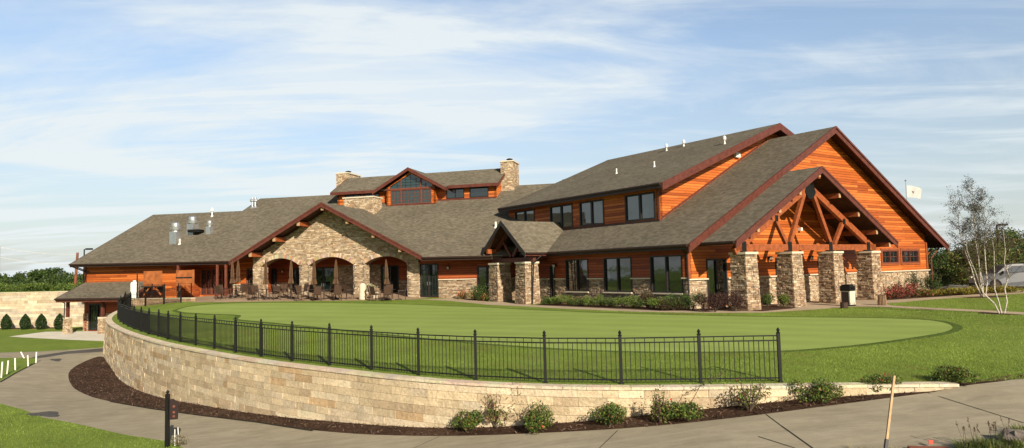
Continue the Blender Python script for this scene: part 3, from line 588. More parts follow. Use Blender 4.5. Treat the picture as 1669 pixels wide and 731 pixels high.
LOWW = [Cc(31.6, -2.0), Cc(28.5, -1.9), Cc(26.5, -2.1), Cc(25.0, -2.6)]
block_wall([p[:2] for p in LOWW], lambda p: .74, lambda p: float(z_up(p)[0]), 'low brown block wall along the edge of the upper patio behind the fence', side=1 if np.dot(np.array([(LOWW[1] - LOWW[0])[1], -(LOWW[1] - LOWW[0])[0]]), -nC[:2]) > 0 else -1, bh=.15, bw=.4, palette=[(.40, .27, .17), (.46, .33, .21), (.35, .23, .15)])

# ================================================================== CLUBHOUSE
K = .5308                                          # slope of the main roofs
club = thing('clubhouse', 'sprawling clubhouse with orange cedar siding, stone arches and grey brown shingle roofs', 'building', tuple(A(2, 6, 0)))
FLOOR = .05
def roof_slab(name, pts, th=.16, mat='shingle_roof', parent=None):
    mb = MB(); mb.slab(pts, .045); o = mb.build(name, mat, parent or club)
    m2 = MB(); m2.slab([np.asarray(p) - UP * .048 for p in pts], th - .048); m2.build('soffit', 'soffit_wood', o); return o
def fascia(p, q, wd=.05, ht=.30, mat='dark_trim', out=None, drop=.0, name='fascia', parent=None):
    mb = MB(); p, q = np.asarray(p, float), np.asarray(q, float); o = (out if out is not None else 0)
    c = -UP * (ht / 2 + drop) + o
    mb.add([p + o, q + o, q + o - UP * ht, p + o - UP * ht], [(0, 1, 2, 3)]) if False else None
    d = q - p; n = np.cross(d / np.linalg.norm(d), UP); n /= np.linalg.norm(n)
    a = [p, q, q - UP * ht, p - UP * ht]; off = n * wd / 2
    a = [x + (o if not isinstance(o, int) else 0) for x in a]
    mb.add([x + off for x in a] + [x - off for x in a], [(0, 1, 2, 3), (7, 6, 5, 4), (0, 4, 5, 1), (1, 5, 6, 2), (2, 6, 7, 3), (3, 7, 4, 0)]); return mb.build(name, mat, parent or club)
def gutter(p, q, out, mat='eave_trim'):
    mb = MB(); p, q, out = map(np.asarray, (p, q, out)); prof = [(.0, .02), (.13, .02), (.14, -.05), (.10, -.12), (.0, -.12)]
    A_ = [p + out * a + UP * b for a, b in prof]; B_ = [q + out * a + UP * b for a, b in prof]; n = len(prof)
    mb.add(A_ + B_, [(i, (i + 1) % n, n + (i + 1) % n, n + i) for i in range(n)] + [tuple(range(n))[::-1], tuple(range(n, 2 * n))]); return mb.build('gutter', mat, club)
def band(name, O, U, V, Nn, u0, u1, v0, v1, holes=(), pal=PAL, test=None, backing=True, **k):
    ins = lambda a, b: (test is None or test(a, b)) and not any(h[0] - .0 < a < h[1] + .0 and h[2] < b < h[3] for h in holes)
    mb = MB(); stone_field(mb, O, U, V, Nn, ins, u0, u1, v0, v1, pal=pal, **k); o = mb.build(name, 'ledge_stone', club); cuts = sorted([h for h in holes if h[1] > u0 and h[0] < u1]); x = u0; bk = MB()
    def sl(a, b, c, d):
        if b - a > .02 and d - c > .02: bk.box(O + U * (a + b) / 2 + V * (c + d) / 2 + Nn * .004, U * (b - a) / 2, V * (d - c) / 2, Nn * .006)
    for h in cuts: sl(x, h[0], v0, v1); sl(h[0], h[1], v0, min(h[2], v1)); x = h[1]
    sl(x, u1, v0, v1); bk.build('mortar_bed', 'mortar', o); return o
def capstrip(O, U, Nn, segs, z, mat='cap_stone'):
    for a, b in segs:
        mb = MB(); mb.box(O + U * (a + b) / 2 + UP * (z + .035) + Nn * .06, U * (b - a) / 2, UP * .035, Nn * .08); mb.build('stone_ledge', mat, club)
def lamp(O, Nn, s=1):
    mb = MB(); U = np.cross(Nn, UP); mb.box(O + Nn * .03, U * .05 * s, UP * .09 * s, Nn * .03); mb.beam(O + Nn * .05, O + Nn * .2 * s + UP * .04, .02, .02); mb.lathe(O + Nn * .2 * s, [(.09 * s, .10), (.11 * s, .02), (.03 * s, .14)][:2], 8)
    o = mb.build('wall_lamp', 'steel_black', club); g = MB(); g.lathe(O + Nn * .2 * s - UP * .17 * s, [(.06 * s, 0), (.085 * s, .18 * s)], 8); g.build('lamp_glass', 'cream_bin', o)
    c = MB(); c.lathe(O + Nn * .2 * s - UP * .2 * s, [(.07 * s, 0), (.07 * s, .03)], 8); [c.beam(O + Nn * .2 * s + V3(math.cos(t), math.sin(t), 0) * .085 * s - UP * .18 * s, O + Nn * .2 * s + V3(math.cos(t), math.sin(t), 0) * .1 * s + UP * .03, .012, .012) for t in (0, 1.57, 3.14, 4.71)]; c.build('lamp_cage', 'steel_black', o)
def pillar(c0, X, Y, w0, w1, z0, z1, cap=True, pal=PALB, capw=.09):
    """square stone pillar, battered; c0 centre, X/Y unit sides"""
    mb = MB(); hgt = z1 - z0; ln = (w0 - w1) / 2 / hgt
    core = MB(); a, b = w0 / 2 - .03, w1 / 2 - .03
    core.add([c0 + X * sx * a + Y * sy * a + UP * z0 for sx, sy in ((-1, -1), (1, -1), (1, 1), (-1, 1))] + [c0 + X * sx * b + Y * sy * b + UP * z1 for sx, sy in ((-1, -1), (1, -1), (1, 1), (-1, 1))], [(0, 1, 5, 4), (1, 2, 6, 5), (2, 3, 7, 6), (3, 0, 4, 7), (4, 5, 6, 7)])
    o = core.build('pillar', 'mortar', club)
    for U, Nn in ((X, -Y), (X, Y), (Y, X), (Y, -X)):
        O = c0 + Nn * (w0 / 2) + UP * z0; half = lambda v: w0 / 2 - ln * v
        v = 0
        while v < hgt - .02:
            h = min(random.uniform(.05, .13), hgt - v); hw = half(v + h / 2); u = -hw - .03; end = hw + .03
            while u < end - .01:
                w_ = random.uniform(.10, .36); u1 = min(u + w_, end);
                if end - u1 < .07: u1 = end
                d = random.uniform(.0, .055); g = .007; kk_ = random.uniform(.78, 1.15); c = [q * kk_ for q in random.choice(pal)]; j = lambda: random.uniform(-.008, .008)
                base = O - Nn * ln * (v + h / 2); f = [(u + g, v + g), (u1 - g, v + g), (u1 - g, v + h - g), (u + g, v + h - g)]
                P = [base + U * (a + j()) + UP * (b + j()) + Nn * (d + j()) for a, b in f] + [base + U * a + UP * b - Nn * .05 for a, b in f]
                mb.add(P, [(0, 1, 2, 3), (1, 0, 4, 5), (2, 1, 5, 6), (3, 2, 6, 7), (0, 3, 7, 4)], c); u = u1
            v += h
    mb.build('stone_facing', 'ledge_stone', o)
    if cap:
        k = w1 / 2 + capw; cb = MB(); cb.box(c0 + UP * (z1 + .06), X * k, Y * k, UP * .06); cb.build('cap_slab', 'cap_stone', o)
    return o

# ---------------------------------------------------------------- right hand wing: side wall (faces -dB at b = .75)
WB = .75; PW = .7                                   # wall planes: side wall b, gable wall a
wins = [(1.1, 3.45), (4.95, 7.35), (8.8, 11.05)]
Os = A(WB, 0, 0)
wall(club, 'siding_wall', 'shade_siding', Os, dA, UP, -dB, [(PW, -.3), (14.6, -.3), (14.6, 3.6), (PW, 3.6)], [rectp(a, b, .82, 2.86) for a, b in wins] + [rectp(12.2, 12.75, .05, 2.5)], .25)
for i, (a, b) in enumerate(wins): window(club, Os, dA, -dB, a, b, .82, 2.86, 2, 1, .07, .12)
window(club, Os, dA, -dB, 12.2, 12.75, .05, 2.5, 1, 1, .07, .12, name='door')
hs = [(a - .02, b + .02, .78, 3) for a, b in wins] + [(12.2, 12.75, 0, 3)]
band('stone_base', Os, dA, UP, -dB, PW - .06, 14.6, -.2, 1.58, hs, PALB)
capstrip(Os, dA, -dB, [(PW, 1.1), (3.45, 4.95), (7.35, 8.8), (11.05, 12.2), (12.75, 14.6)], 1.58)
for a, b in wins: capstrip(Os, dA, -dB, [(a - .03, b + .03)], .74)
lamp(A(WB - .05, 12.0, 2.55), -dB); lamp(A(WB - .05, 4.2, 2.6), -dB, .8) if False else None
# gable wall (faces -dA at a = .7)
Og = A(0, PW, 0); GR = 26.95
gout = [(WB, -.3), (GR, -.3), (GR, 3.38 + K * (28.6 - GR) - .18), (14.3, 3.38 + K * 14.3 - .18), (WB, 3.38 + K * WB - .18)]
gdoors = [(2.2, 3.9), (8.35, 10.0), (12.75, 14.4)]; gw = [(20.5, 22.75), (23.15, 25.7)]
wall(club, 'siding_wall', 'cedar_siding', Og, dB, UP, -dA, gout, [rectp(a, b, .06, 2.62) for a, b in gdoors] + [rectp(a, b, 2.08, 3.04) for a, b in gw], .25)
for a, b in gdoors: window(club, Og, dB, -dA, a, b, .06, 2.62, 2, 1, .09, .10, name='door', mid=.12, handle=True)
for a, b in gw: window(club, Og, dB, -dA, a, b, 2.08, 3.04, 2, 1, .10, .10, frame='frame_brown', mid=.05, bars=(4, 2))
for a, b in gw:                                     # casing round the small windows
    mb = MB(); [mb.box(Og + dB * x + UP * z_ - dA * .03, dB * hx, UP * hz, dA * .03) for x, z_, hx, hz in (((a + b) / 2, 2.02, (b - a) / 2 + .12, .06), ((a + b) / 2, 3.10, (b - a) / 2 + .12, .06), (a - .06, 2.56, .06, .48), (b + .06, 2.56, .06, .48))]; mb.build('window_casing', 'timber', club)
band('stone_base', Og, dB, UP, -dA, WB, GR + .06, -.25, 1.5, [(a, b, 0, 3) for a, b in gdoors], PAL)
capstrip(Og, dB, -dA, [(WB - .08, 2.2), (3.9, 8.35), (10.0, 12.75), (14.4, GR + .08)], 1.5)
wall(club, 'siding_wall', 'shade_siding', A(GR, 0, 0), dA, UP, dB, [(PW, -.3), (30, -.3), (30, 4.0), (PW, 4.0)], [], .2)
for b_ in (WB + .05, GR - .06): mb = MB(); mb.box(Og + dB * b_ + UP * 2.6 - dA * .02, dB * .09, UP * 1.0, dA * .03); mb.build('corner_board', 'timber', club)
lamp(A(7.65, PW - .03, 2.62), -dA); lamp(A(11.8, PW - .03, 2.62), -dA)
mb = MB(); mb.box(A(10.9, PW - .12, 4.35), dB * .09, UP * .10, dA * .1); mb.build('security_light', 'vent_white', club)
# main roof
RZ = 3.38 + K * 14.3
roof_slab('roof', [A(0, 0, 3.38), A(0, 15.2, 3.38), A(3.15, 16.6, 3.38 + K * 3.15), A(3.15, 4.75, 3.38 + K * 3.15), A(14.3, 4.75, RZ), A(14.3, 0, RZ)])
roof_slab('roof', [A(14.3, 0, RZ), A(14.3, 28, RZ), A(28.7, 28, 3.38 - .05), A(28.7, 0, 3.38 - .05)])
fascia(A(0, 0, 3.40), A(14.3, 0, RZ + .02), .06, .46, out=-dA * .05); fascia(A(14.3, 0, RZ + .02), A(28.7, 0, 3.35), .06, .46, out=-dA * .05)
fascia(A(0, -.02, 3.40), A(14.3, -.02, RZ + .02), .05, .14, out=-dA * .10, name='rake_trim'); fascia(A(14.3, -.02, RZ + .02), A(28.7, -.02, 3.35), .05, .14, out=-dA * .10, name='rake_trim')
gutter(A(.02, .03, 3.38), A(.02, 12.0, 3.38), -dB); fascia(A(.08, .1, 3.34), A(.08, 12.0, 3.34), .04, .22, 'eave_trim'); gutter(A(28.7, .05, 3.33), A(28.7, 26, 3.33), dB)
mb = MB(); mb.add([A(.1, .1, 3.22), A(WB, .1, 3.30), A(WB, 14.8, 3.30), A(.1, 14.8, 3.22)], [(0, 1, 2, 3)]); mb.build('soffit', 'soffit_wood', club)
for b0, z0 in ((28.6, 3.2),):
    mb = MB(); mb.beam(A(27.0, 1.0, 2.3), A(28.4, 1.0, 3.1), .09, .09); mb.build('eave_brace', 'timber', club)
# upper storey with its long window wall (faces -dB at b = 3.1)
Ou = A(3.1, 0, 0); DL, DR, DZ0, DZ1 = 4.8, 21.0, 4.7, 7.05
uw = [(5.15, 7.75), (9.75, 12.25), (13.0, 15.6), (17.5, 20.1)]
wall(club, 'upper_siding_wall', 'cedar_siding', Ou, dA, UP, -dB, rectp(DL, DR, DZ0, DZ1), [rectp(a, b, 5.16, 6.84) for a, b in uw], .25)
for a, b in uw: window(club, Ou, dA, -dB, a, b, 5.16, 6.84, 2, 1, .10, .09, pane='tinted_glass', mid=.16)
mb = MB(); mb.box(Ou + dA * (DL + DR) / 2 + UP * 5.02 - dB * .04, dA * (DR - DL) / 2, UP * .08, dB * .04); mb.build('base_trim', 'eave_trim', club)
mb = MB(); mb.box(Ou + dA * (DL + .04) + UP * 6.0 - dB * .02, dA * .07, UP * 1.05, dB * .03); mb.build('corner_board', 'frame_brown', club)
US = .40; uz = lambda b: 7.2 + US * (b - 2.4)
Ow = A(0, DL, 0)
wall(club, 'upper_siding_wall', 'cedar_siding', Ow, dB, UP, -dA, [(3.1, 4.9), (14.3, 3.3 + K * 14.3), (18, 9.0), (22.0, 8.6), (14.2, uz(14.2) - .16), (3.1, uz(3.1) - .16)], [], .25)
fascia(A(3.15, DL - .03, 3.38 + K * 3.15 + .16), A(14.0, DL - .03, 3.38 + K * 14.0 + .16), .03, .14, name='roof_flashing')
roof_slab('upper_roof', [A(2.4, 3.9, 7.2), A(2.4, 21.3, 7.2), A(14.2, 21.3, uz(14.2)), A(14.2, 3.9, uz(14.2))])
roof_slab('upper_roof', [A(14.2, 3.9, uz(14.2)), A(14.2, 21.3, uz(14.2)), A(24.5, 21.3, 7.85), A(24.5, 3.9, 7.85)])
fascia(A(2.4, 3.85, 7.22), A(14.2, 3.85, uz(14.2) + .02), .06, .48); fascia(A(14.2, 3.85, uz(14.2) + .02), A(24.5, 3.85, 7.87), .06, .48)
fascia(A(2.38, 3.9, 7.2), A(2.38, 21.35, 7.2), .05, .30, 'eave_trim'); fascia(A(2.4, 21.33, 7.22), A(9.3, 21.33, uz(9.3)), .05, .3, 'eave_trim')
gutter(A(2.38, 3.95, 7.18), A(2.38, 21.3, 7.18), -dB)
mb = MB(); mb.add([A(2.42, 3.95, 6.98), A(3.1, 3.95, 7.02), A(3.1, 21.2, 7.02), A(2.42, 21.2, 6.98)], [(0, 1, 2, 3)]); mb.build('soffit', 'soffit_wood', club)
mb = MB(); mb.box(A(10.55, DL - .10, 9.55), dB * .22, UP * .16, dA * .10); mb.build('louvre_box', 'vent_white', club)
mb = MB(); mb.tube(A(.62, .62, .05), A(.62, .62, 2.9), .045); mb.tube(A(.62, .62, 2.9), A(.08, .62, 3.2), .045); mb.build('downspout', 'vent_white', club) if False else mb.build('downspout', 'frame_dark', club)
mb = MB(); mb.tube(A(27.15, .5, 0), A(27.15, .5, 2.4), .045); mb.tube(A(27.15, .5, 2.4), A(28.6, .5, 3.2), .045); mb.build('downspout', 'frame_brown', club)

# ---------------------------------------------------------------- timber entrance porch on four stone pillars
PR = 8.95; PZE = 3.46; PK = .538; PZR = PZE + PK * 7.95; FP = -1.9
for b0 in (2.12, 6.14, 10.17, 14.33):
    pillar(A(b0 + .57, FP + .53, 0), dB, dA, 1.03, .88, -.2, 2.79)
PL, PRr = 1.0, 16.9
roof_slab('porch_roof', [A(PL, -2.2, PZE), A(PL, PW - .05, PZE), A(PR, PW, PZR), A(PR, -2.2, PZR)])
roof_slab('porch_roof', [A(PR, -2.2, PZR), A(PR, PW, PZR), A(PRr, PW, PZE), A(PRr, -2.2, PZE)])
fascia(A(PL, -2.22, PZE + .02), A(PR, -2.22, PZR + .02), .06, .40); fascia(A(PR, -2.22, PZR + .02), A(PRr, -2.22, PZE + .02), .06, .40)
fascia(A(PL, -2.26, PZE + .02), A(PR, -2.26, PZR + .02), .05, .12, name='rake_trim'); fascia(A(PR, -2.26, PZR + .02), A(PRr, -2.26, PZE + .02), .05, .12, name='rake_trim')
gutter(A(PL, -2.15, PZE - .01), A(PL, .02, PZE - .01), -dB); gutter(A(PRr, -2.15, PZE - .01), A(PRr, .65, PZE - .01), dB)
TA = FP + .6                                       # truss plane
def truss(nm, p, q, wd=.20, ht=.30, mat='timber'): mb = MB(); mb.beam(p, q, wd, ht); return mb.build(nm, mat, club)
truss('tie_beam', A(2.1, TA, 3.16), A(15.8, TA, 3.16), .22, .34)
sl_ = lambda b: PZR - 1.05 - PK * abs(b - PR)
truss('top_chord', A(2.0, TA, sl_(2.0)), A(PR, TA, sl_(PR)), .22, .36); truss('top_chord', A(PR, TA, sl_(PR)), A(15.9, TA, sl_(15.9)), .22, .36)
for a_, b_ in ((8.65, 6.85), (9.2, 10.95)): truss('king_strut', A(a_, TA, sl_(PR) - .1), A(b_, TA, 3.32), .2, .24)
for a_, b_ in ((5.6, 6.6), (12.4, 11.3)): truss('web_strut', A(a_, TA, sl_(a_) - .1), A(b_, TA, 3.32), .19, .22)
for b_ in (2.72, 14.93): truss('post_block', A(b_, TA, 2.9), A(b_, TA, 3.6), .26, .26)
mb = MB(); mb.slab([A(PR - .52, TA - .14, 6.35), A(PR - .2, TA - .14, 5.95), A(PR + .2, TA - .14, 5.95), A(PR + .52, TA - .14, 6.35), A(PR + .3, TA - .14, 6.85), A(PR, TA - .14, 7.0), A(PR - .3, TA - .14, 6.85)], .02, dirn=-dA); mb.build('truss_plate', 'steel_black', club)
for b_ in (2.72, 6.74, 10.77, 14.93):
    mb = MB(); mb.box(A(b_, TA, 3.16), dB * .17, dA * .135, UP * .31); mb.box(A(b_, TA, 2.92), dB * .22, dA * .2, UP * .02); mb.build('truss_plate', 'steel_black', club)
for b_ in (5.65, 12.35): mb = MB(); mb.box(A(b_, TA, sl_(b_) - .15), dB * .13, dA * .13, UP * .16); mb.build('truss_plate', 'steel_black', club)
for o_ in (1.95, 3.9, 5.85, 7.3):
    for s_ in (-1, 1):
        if s_ < 0 and o_ == 7.3: continue
        zz = PZR - PK * o_ - .52; truss('purlin', A(PR + s_ * o_, -2.05, zz), A(PR + s_ * o_, PW, zz), .20, .28)
        mb = MB(); mb.box(A(PR + s_ * o_, -2.06, zz), dB * .095, UP * .135, dA * .012); mb.build('purlin_end', 'timber_end', club)
truss('ridge_beam', A(PR, -2.05, PZR - .50), A(PR, PW, PZR - .50), .2, .34); mb = MB(); mb.box(A(PR, -2.06, PZR - .42), dB * .095, UP * .165, dA * .012); mb.build('purlin_end', 'timber_end', club)

# ---------------------------------------------------------------- small porch at the inner corner (gable faces -dB)
QZ, QK, QH = 3.38, .82, 2.78; QA = 14.85; QZR = QZ + QK * QH; QB = -1.75
roof_slab('corner_porch_roof', [A(QB, QA - QH, QZ), A(QB, QA, QZR), A(3.2, QA, QZR), A(3.2, QA - 1.35, QZR - QK * 1.35), A(.0, QA - QH, QZ)], .14)
roof_slab('corner_porch_roof', [A(QB, QA, QZR), A(QB, QA + QH, QZ), A(1.2, QA + QH, QZ), A(3.2, QA + 1.3, QZR - QK * 1.3), A(3.2, QA, QZR)], .14)
fascia(A(QB, QA - QH, QZ), A(QB, QA, QZR), .06, .32, 'frame_dark'); fascia(A(QB, QA, QZR), A(QB, QA + QH, QZ), .06, .32, 'frame_dark')
gutter(A(QB + .05, QA - QH, QZ), A(.1, QA - QH, QZ), -dA); fascia(A(QB, QA - QH + .02, QZ - .02), A(.2, QA - QH + .02, QZ - .02), .04, .2, 'dark_trim')
for a0 in (12.6, 15.9): pillar(A(-.85, a0 + .57, 0), dB, dA, 1.18, 1.0, -.1, 2.68)
tb = -.85
truss('tie_beam', A(tb, 12.3, 2.95), A(tb, 17.3, 2.95), .22, .3, 'dark_trim')
truss('tie_beam', A(tb, 13.15, 2.95), A(WB, 13.15, 2.95), .2, .26, 'dark_trim')
for s_ in (-1, 1):
    truss('top_chord', A(tb, QA + s_ * 2.3, QZR - .35 - QK * 2.3), A(tb, QA, QZR - .35), .2, .26, 'dark_trim'); truss('web_strut', A(tb, QA + s_ * .12, 3.2), A(tb, QA + s_ * 1.1, QZR - .45 - QK * 1.1), .15, .17, 'dark_trim')
truss('king_strut', A(tb, QA, 3.05), A(tb, QA, QZR - .4), .18, .2, 'dark_trim')
mb = MB(); mb.beam(A(QB + .1, QA + 2.0, 3.62), A(-.2, QA + 2.0, 3.62), .22, .32); mb.build('purlin', 'timber', club)
mb = MB(); mb.beam(A(QB + .1, QA - 2.0, 3.62), A(-.2, QA - 2.0, 3.62), .22, .32); mb.build('purlin', 'dark_trim', club)
mb = MB(); mb.tube(A(-.3, 12.0, 3.3), A(-.9, 12.35, 2.75), .05); mb.tube(A(-.9, 12.35, 2.75), A(-1.0, 12.46, 0), .05); mb.build('downspout', 'frame_dark', club)

# ---------------------------------------------------------------- long wing: centre wall, arcade and left part (front direction dC, back nC)
def ez(c): return 3.35 + (c - 3) * .0098 if c > 3 else 3.35     # eave height along the front
KC = .53
def rz(c, n): return ez(c) + KC * n
OcW = Cc(0, 1.7, 0)
# centre wall c 0.5..8
cd = [(6.95, 8.3)]
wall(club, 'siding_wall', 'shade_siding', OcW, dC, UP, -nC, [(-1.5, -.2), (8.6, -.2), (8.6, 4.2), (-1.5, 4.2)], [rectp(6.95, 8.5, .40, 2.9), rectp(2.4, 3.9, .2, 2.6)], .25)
window(club, OcW, dC, -nC, 6.95, 8.5, .40, 2.9, 2, 1, .09, .1, name='door', mid=.13, bars=(6, 5), handle=True); window(club, OcW, dC, -nC, 2.4, 3.9, .2, 2.6, 2, 1, .09, .1, name='door', mid=.12, handle=True)
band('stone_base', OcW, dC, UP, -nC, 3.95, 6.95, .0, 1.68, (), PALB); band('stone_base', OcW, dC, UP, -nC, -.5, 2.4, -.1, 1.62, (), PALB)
capstrip(OcW, dC, -nC, [(3.95, 6.93), (-.5, 2.4)], 1.66); lamp(Cc(6.1, 1.65, 2.62), -nC)
# arcade: stone gable with three arches, front face at n = .8
AR, AH = 15.72, 8.2; AZ0, AZ1 = ez(7.5), 7.78; AK = (AZ1 - 3.46) / AH
OaW = Cc(.46, 1.5, 0); az = lambda c: AZ1 - AK * abs(c + .46 - AR)
arches = [(8.9, 12.5, 3.0, 3.58), (13.4, 17.3, 3.03, 3.66), (18.15, 21.6, 3.08, 3.68)]
def archp(a, b, sp, ap, z0=.0):
    m_, h_ = (a + b) / 2, (b - a) / 2; rise = ap - sp; Rr = (h_ * h_ + rise * rise) / (2 * rise); cy = ap - Rr; t0 = math.asin(h_ / Rr)
    return [(a, z0), (b, z0)] + [(m_ + Rr * math.sin(t), cy + Rr * math.cos(t)) for t in np.linspace(t0, -t0, 15)]
AP = [archp(*a) for a in arches]
aout = [(8.0, -.0), (22.4, -.0), (22.4, az(22.4) - .2), (AR, AZ1 - .2), (8.0, az(8.0) - .2)]
# holes reach the ground: cut as notches in one outline
outl = [(8.0, 0.02)]
for a, poly in zip(arches, AP): outl += [(a[0], .02)] + poly[2:][::-1] + [(a[1], .02)]
outl += [(22.4, .02), (22.4, az(22.4) - .2), (AR - .46, AZ1 - .2), (8.0, az(8.0) - .2)]
wall(club, 'arcade_wall', 'mortar', OaW, dC, UP, -nC, outl, [], .8)
ins = lambda a, b: inpoly(np.array([[a, b]]), outl)[0]
mb = MB(); stone_field(mb, OaW, dC, UP, -nC, ins, 8.0, 22.4, .02, 7.7, hs=(.055, .12), ws=(.12, .38), dep=(.012, .055))
for a, poly in zip(arches, AP):                     # jambs and arch rings
    for s_, e_ in ((a[0], -1), (a[1], 1)): pass
    m_, h_ = (a[0] + a[1]) / 2, (a[1] - a[0]) / 2; rise = a[3] - a[2]; Rr = (h_ * h_ + rise * rise) / (2 * rise); cy = a[3] - Rr; t0 = math.asin(h_ / Rr); t = -t0
    while t < t0:
        dt = random.uniform(.1, .17) / Rr; t1 = min(t + dt, t0); c = [q * random.uniform(.8, 1.15) for q in random.choice(PAL)]; r0, r1 = Rr - .01, Rr + random.uniform(.22, .32); d = .075
        P = [OaW + dC * (m_ + rr * math.sin(tt)) + UP * (cy + rr * math.cos(tt)) - nC * d for rr, tt in ((r0, t + .002), (r0, t1 - .002), (r1, t1 - .002), (r1, t + .002))]; mb.add(P + [p + nC * .2 for p in P], [(0, 1, 2, 3), (1, 0, 4, 5), (2, 1, 5, 6), (3, 2, 6, 7), (0, 3, 7, 4)], c); t = t1
mb.build('arcade_facing', 'ledge_stone', club)
for u_, s_ in ((8.0, -1), (22.4, 1), (12.5, -1), (17.3, -1), (21.6, -1), (8.9, 1), (13.4, 1), (18.15, 1)):
    mb = MB(); stone_field(mb, Cc(u_ + .46, 1.5, 0), nC, UP, dC * s_, lambda a, b: True, 0, .8, .02, 3.0, dep=(.01, .05)); 
    mb.build('pier_facing', 'ledge_stone', club)
for u_ in (13.4, 18.15, 12.5 + .9): pass
roof_slab('arcade_roof', [Cc(AR - AH, 0, 3.46), Cc(AR, 0, AZ1), Cc(AR, 8.2, AZ1), Cc(AR - AH, -.0 + .3, 3.46)])
roof_slab('arcade_roof', [Cc(AR, 0, AZ1), Cc(AR + AH, 0, 3.52), Cc(AR + AH, .3, 3.52), Cc(AR, 8.2, AZ1)])
fascia(Cc(AR - AH, -.03, 3.48), Cc(AR, -.03, AZ1 + .02), .06, .36); fascia(Cc(AR, -.03, AZ1 + .02), Cc(AR + AH, -.03, 3.54), .06, .36)
fascia(Cc(AR - AH, -.07, 3.48), Cc(AR, -.07, AZ1 + .02), .05, .12, name='rake_trim'); fascia(Cc(AR, -.07, AZ1 + .02), Cc(AR + AH, -.07, 3.54), .05, .12, name='rake_trim')
for o_ in (0, 2.1, 4.25, 6.4):
    for s_ in ((1,) if o_ == 0 else (-1, 1)):
        zz = AZ1 - AK * o_ - .42; c_ = AR + s_ * o_; truss('purlin', Cc(c_, .12, zz), Cc(c_, 1.55, zz), .26, .34); mb = MB(); mb.box(Cc(c_, .108, zz), dC * .125, UP * .165, nC * .012); mb.build('purlin_end', 'timber_end', club)
# room behind the arches
OaB = Cc(0, 4.8, 0)
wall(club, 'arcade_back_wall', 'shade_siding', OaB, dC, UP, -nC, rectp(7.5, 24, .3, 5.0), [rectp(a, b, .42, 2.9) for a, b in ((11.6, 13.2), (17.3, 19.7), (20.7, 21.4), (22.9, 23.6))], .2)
for a, b in ((11.6, 13.2), (17.3, 19.7), (20.7, 21.4), (22.9, 23.6)): window(club, OaB, dC, -nC, a, b, .42, 2.9, 2, 1, .1, .1, name='door', handle=True)
band('stone_base', OaB, dC, UP, -nC, 8.9, 11.6, .35, 1.7, (), PALB); band('stone_base', OaB, dC, UP, -nC, 13.2, 17.3, .35, 3.0, (), PALB); band('stone_base', OaB, dC, UP, -nC, 21.4, 22.9, .35, 1.7, (), PALB)
mb = MB(); mb.box(Cc(16.2, 3.55, 4.0), dC * 7.4, nC * 1.22, UP * .04); mb.build('arcade_ceiling', 'soffit_wood', club)
lamp(Cc(22.2, 4.7, 2.7), -nC); lamp(Cc(14.0, 4.65, 2.75), -nC)
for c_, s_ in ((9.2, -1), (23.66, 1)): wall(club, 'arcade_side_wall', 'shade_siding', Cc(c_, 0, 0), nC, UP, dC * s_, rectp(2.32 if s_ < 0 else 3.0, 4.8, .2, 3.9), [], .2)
# left part
OlW = Cc(0, 1.0, 0); OlR = Cc(0, 3.0, 0)
wall(club, 'siding_wall', 'cedar_siding', OlW, dC, UP, -nC, [(29.2, .3), (31.4, .3), (31.4, 1.7), (39.4, 1.7), (39.4, 3.9), (29.2, 3.9)], [], .25)
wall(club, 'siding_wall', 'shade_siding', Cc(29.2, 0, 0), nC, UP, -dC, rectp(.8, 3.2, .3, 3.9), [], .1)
wall(club, 'porch_back_wall', 'cedar_siding', OlR, dC, UP, -nC, rectp(23.7, 29.2, .3, 4.6), [rectp(25.9, 29.1, .80, 2.95), rectp(23.9, 24.6, .80, 2.95)], .25)
for i in range(3): window(club, OlR, dC, -nC, 25.9 + i * 1.07, 26.96 + i * 1.07, .80, 2.95, 2, 1, .07, .1, name='door', frame='frame_brown', bars=(4, 5), mid=.07, handle=(i == 1))
window(club, OlR, dC, -nC, 23.9, 24.6, .80, 2.95, 1, 1, .07, .1, name='door', frame='frame_brown', bars=(3, 5), handle=True)
band('stone_base', OlR, dC, UP, -nC, 24.65, 25.85, .6, 1.6, (), PAL); capstrip(OlR, dC, -nC, [(24.65, 25.85)], 1.58)
for c_ in (28.9, 25.15, 24.35): mb = MB(); mb.box(Cc(c_, .1, 2.1), dC * .07, nC * .07, UP * 1.5); mb.build('porch_post', 'frame_brown', club)
wall(club, 'siding_wall', 'shade_siding', Cc(39.3, 0, 0), nC, UP, dC, [(1.0, -2.2), (17.5, -2.2), (17.5, rz(39, 1)), (9.2, 3.6 + KC * 9.0), (1.0, 3.9)], [], .2)
# roofs of the long wing
rC = lambda c, n: Cc(c, n, rz(c, n))
RN1, RN2 = 9.2, 11.9
cv = AR + AH
roof_slab('roof', [rC(39.85, 0), rC(39.85, RN1), rC(29.6, RN1), rC(29.6, RN2), rC(18.5, RN2), rC(15.0, 8.15), rC(cv, 0)])
roof_slab('roof', [rC(AR - AH, 0), rC(AR, 8.15), rC(18.5, RN2), rC(-3.0, RN2), rC(-9.0, RN2), rC(-6.5, 7.0), rC(-1.5, 2.2), rC(.9, 0)])
roof_slab('roof', [rC(39.85, RN1), Cc(39.85, 18.4, 3.7), Cc(29.6, 18.4, 3.7), rC(29.6, RN1)]); roof_slab('roof', [rC(29.6, RN2), Cc(29.6, 22, 4.5), Cc(-9, 22, 4.5), rC(-9, RN2)])
wall(club, 'siding_wall', 'shade_siding', Cc(29.5, 0, 0), nC, UP, dC, [(9.0, 8.3), (14.5, 8.3), (RN2, rz(29.5, RN2) - .05)], [], .1)
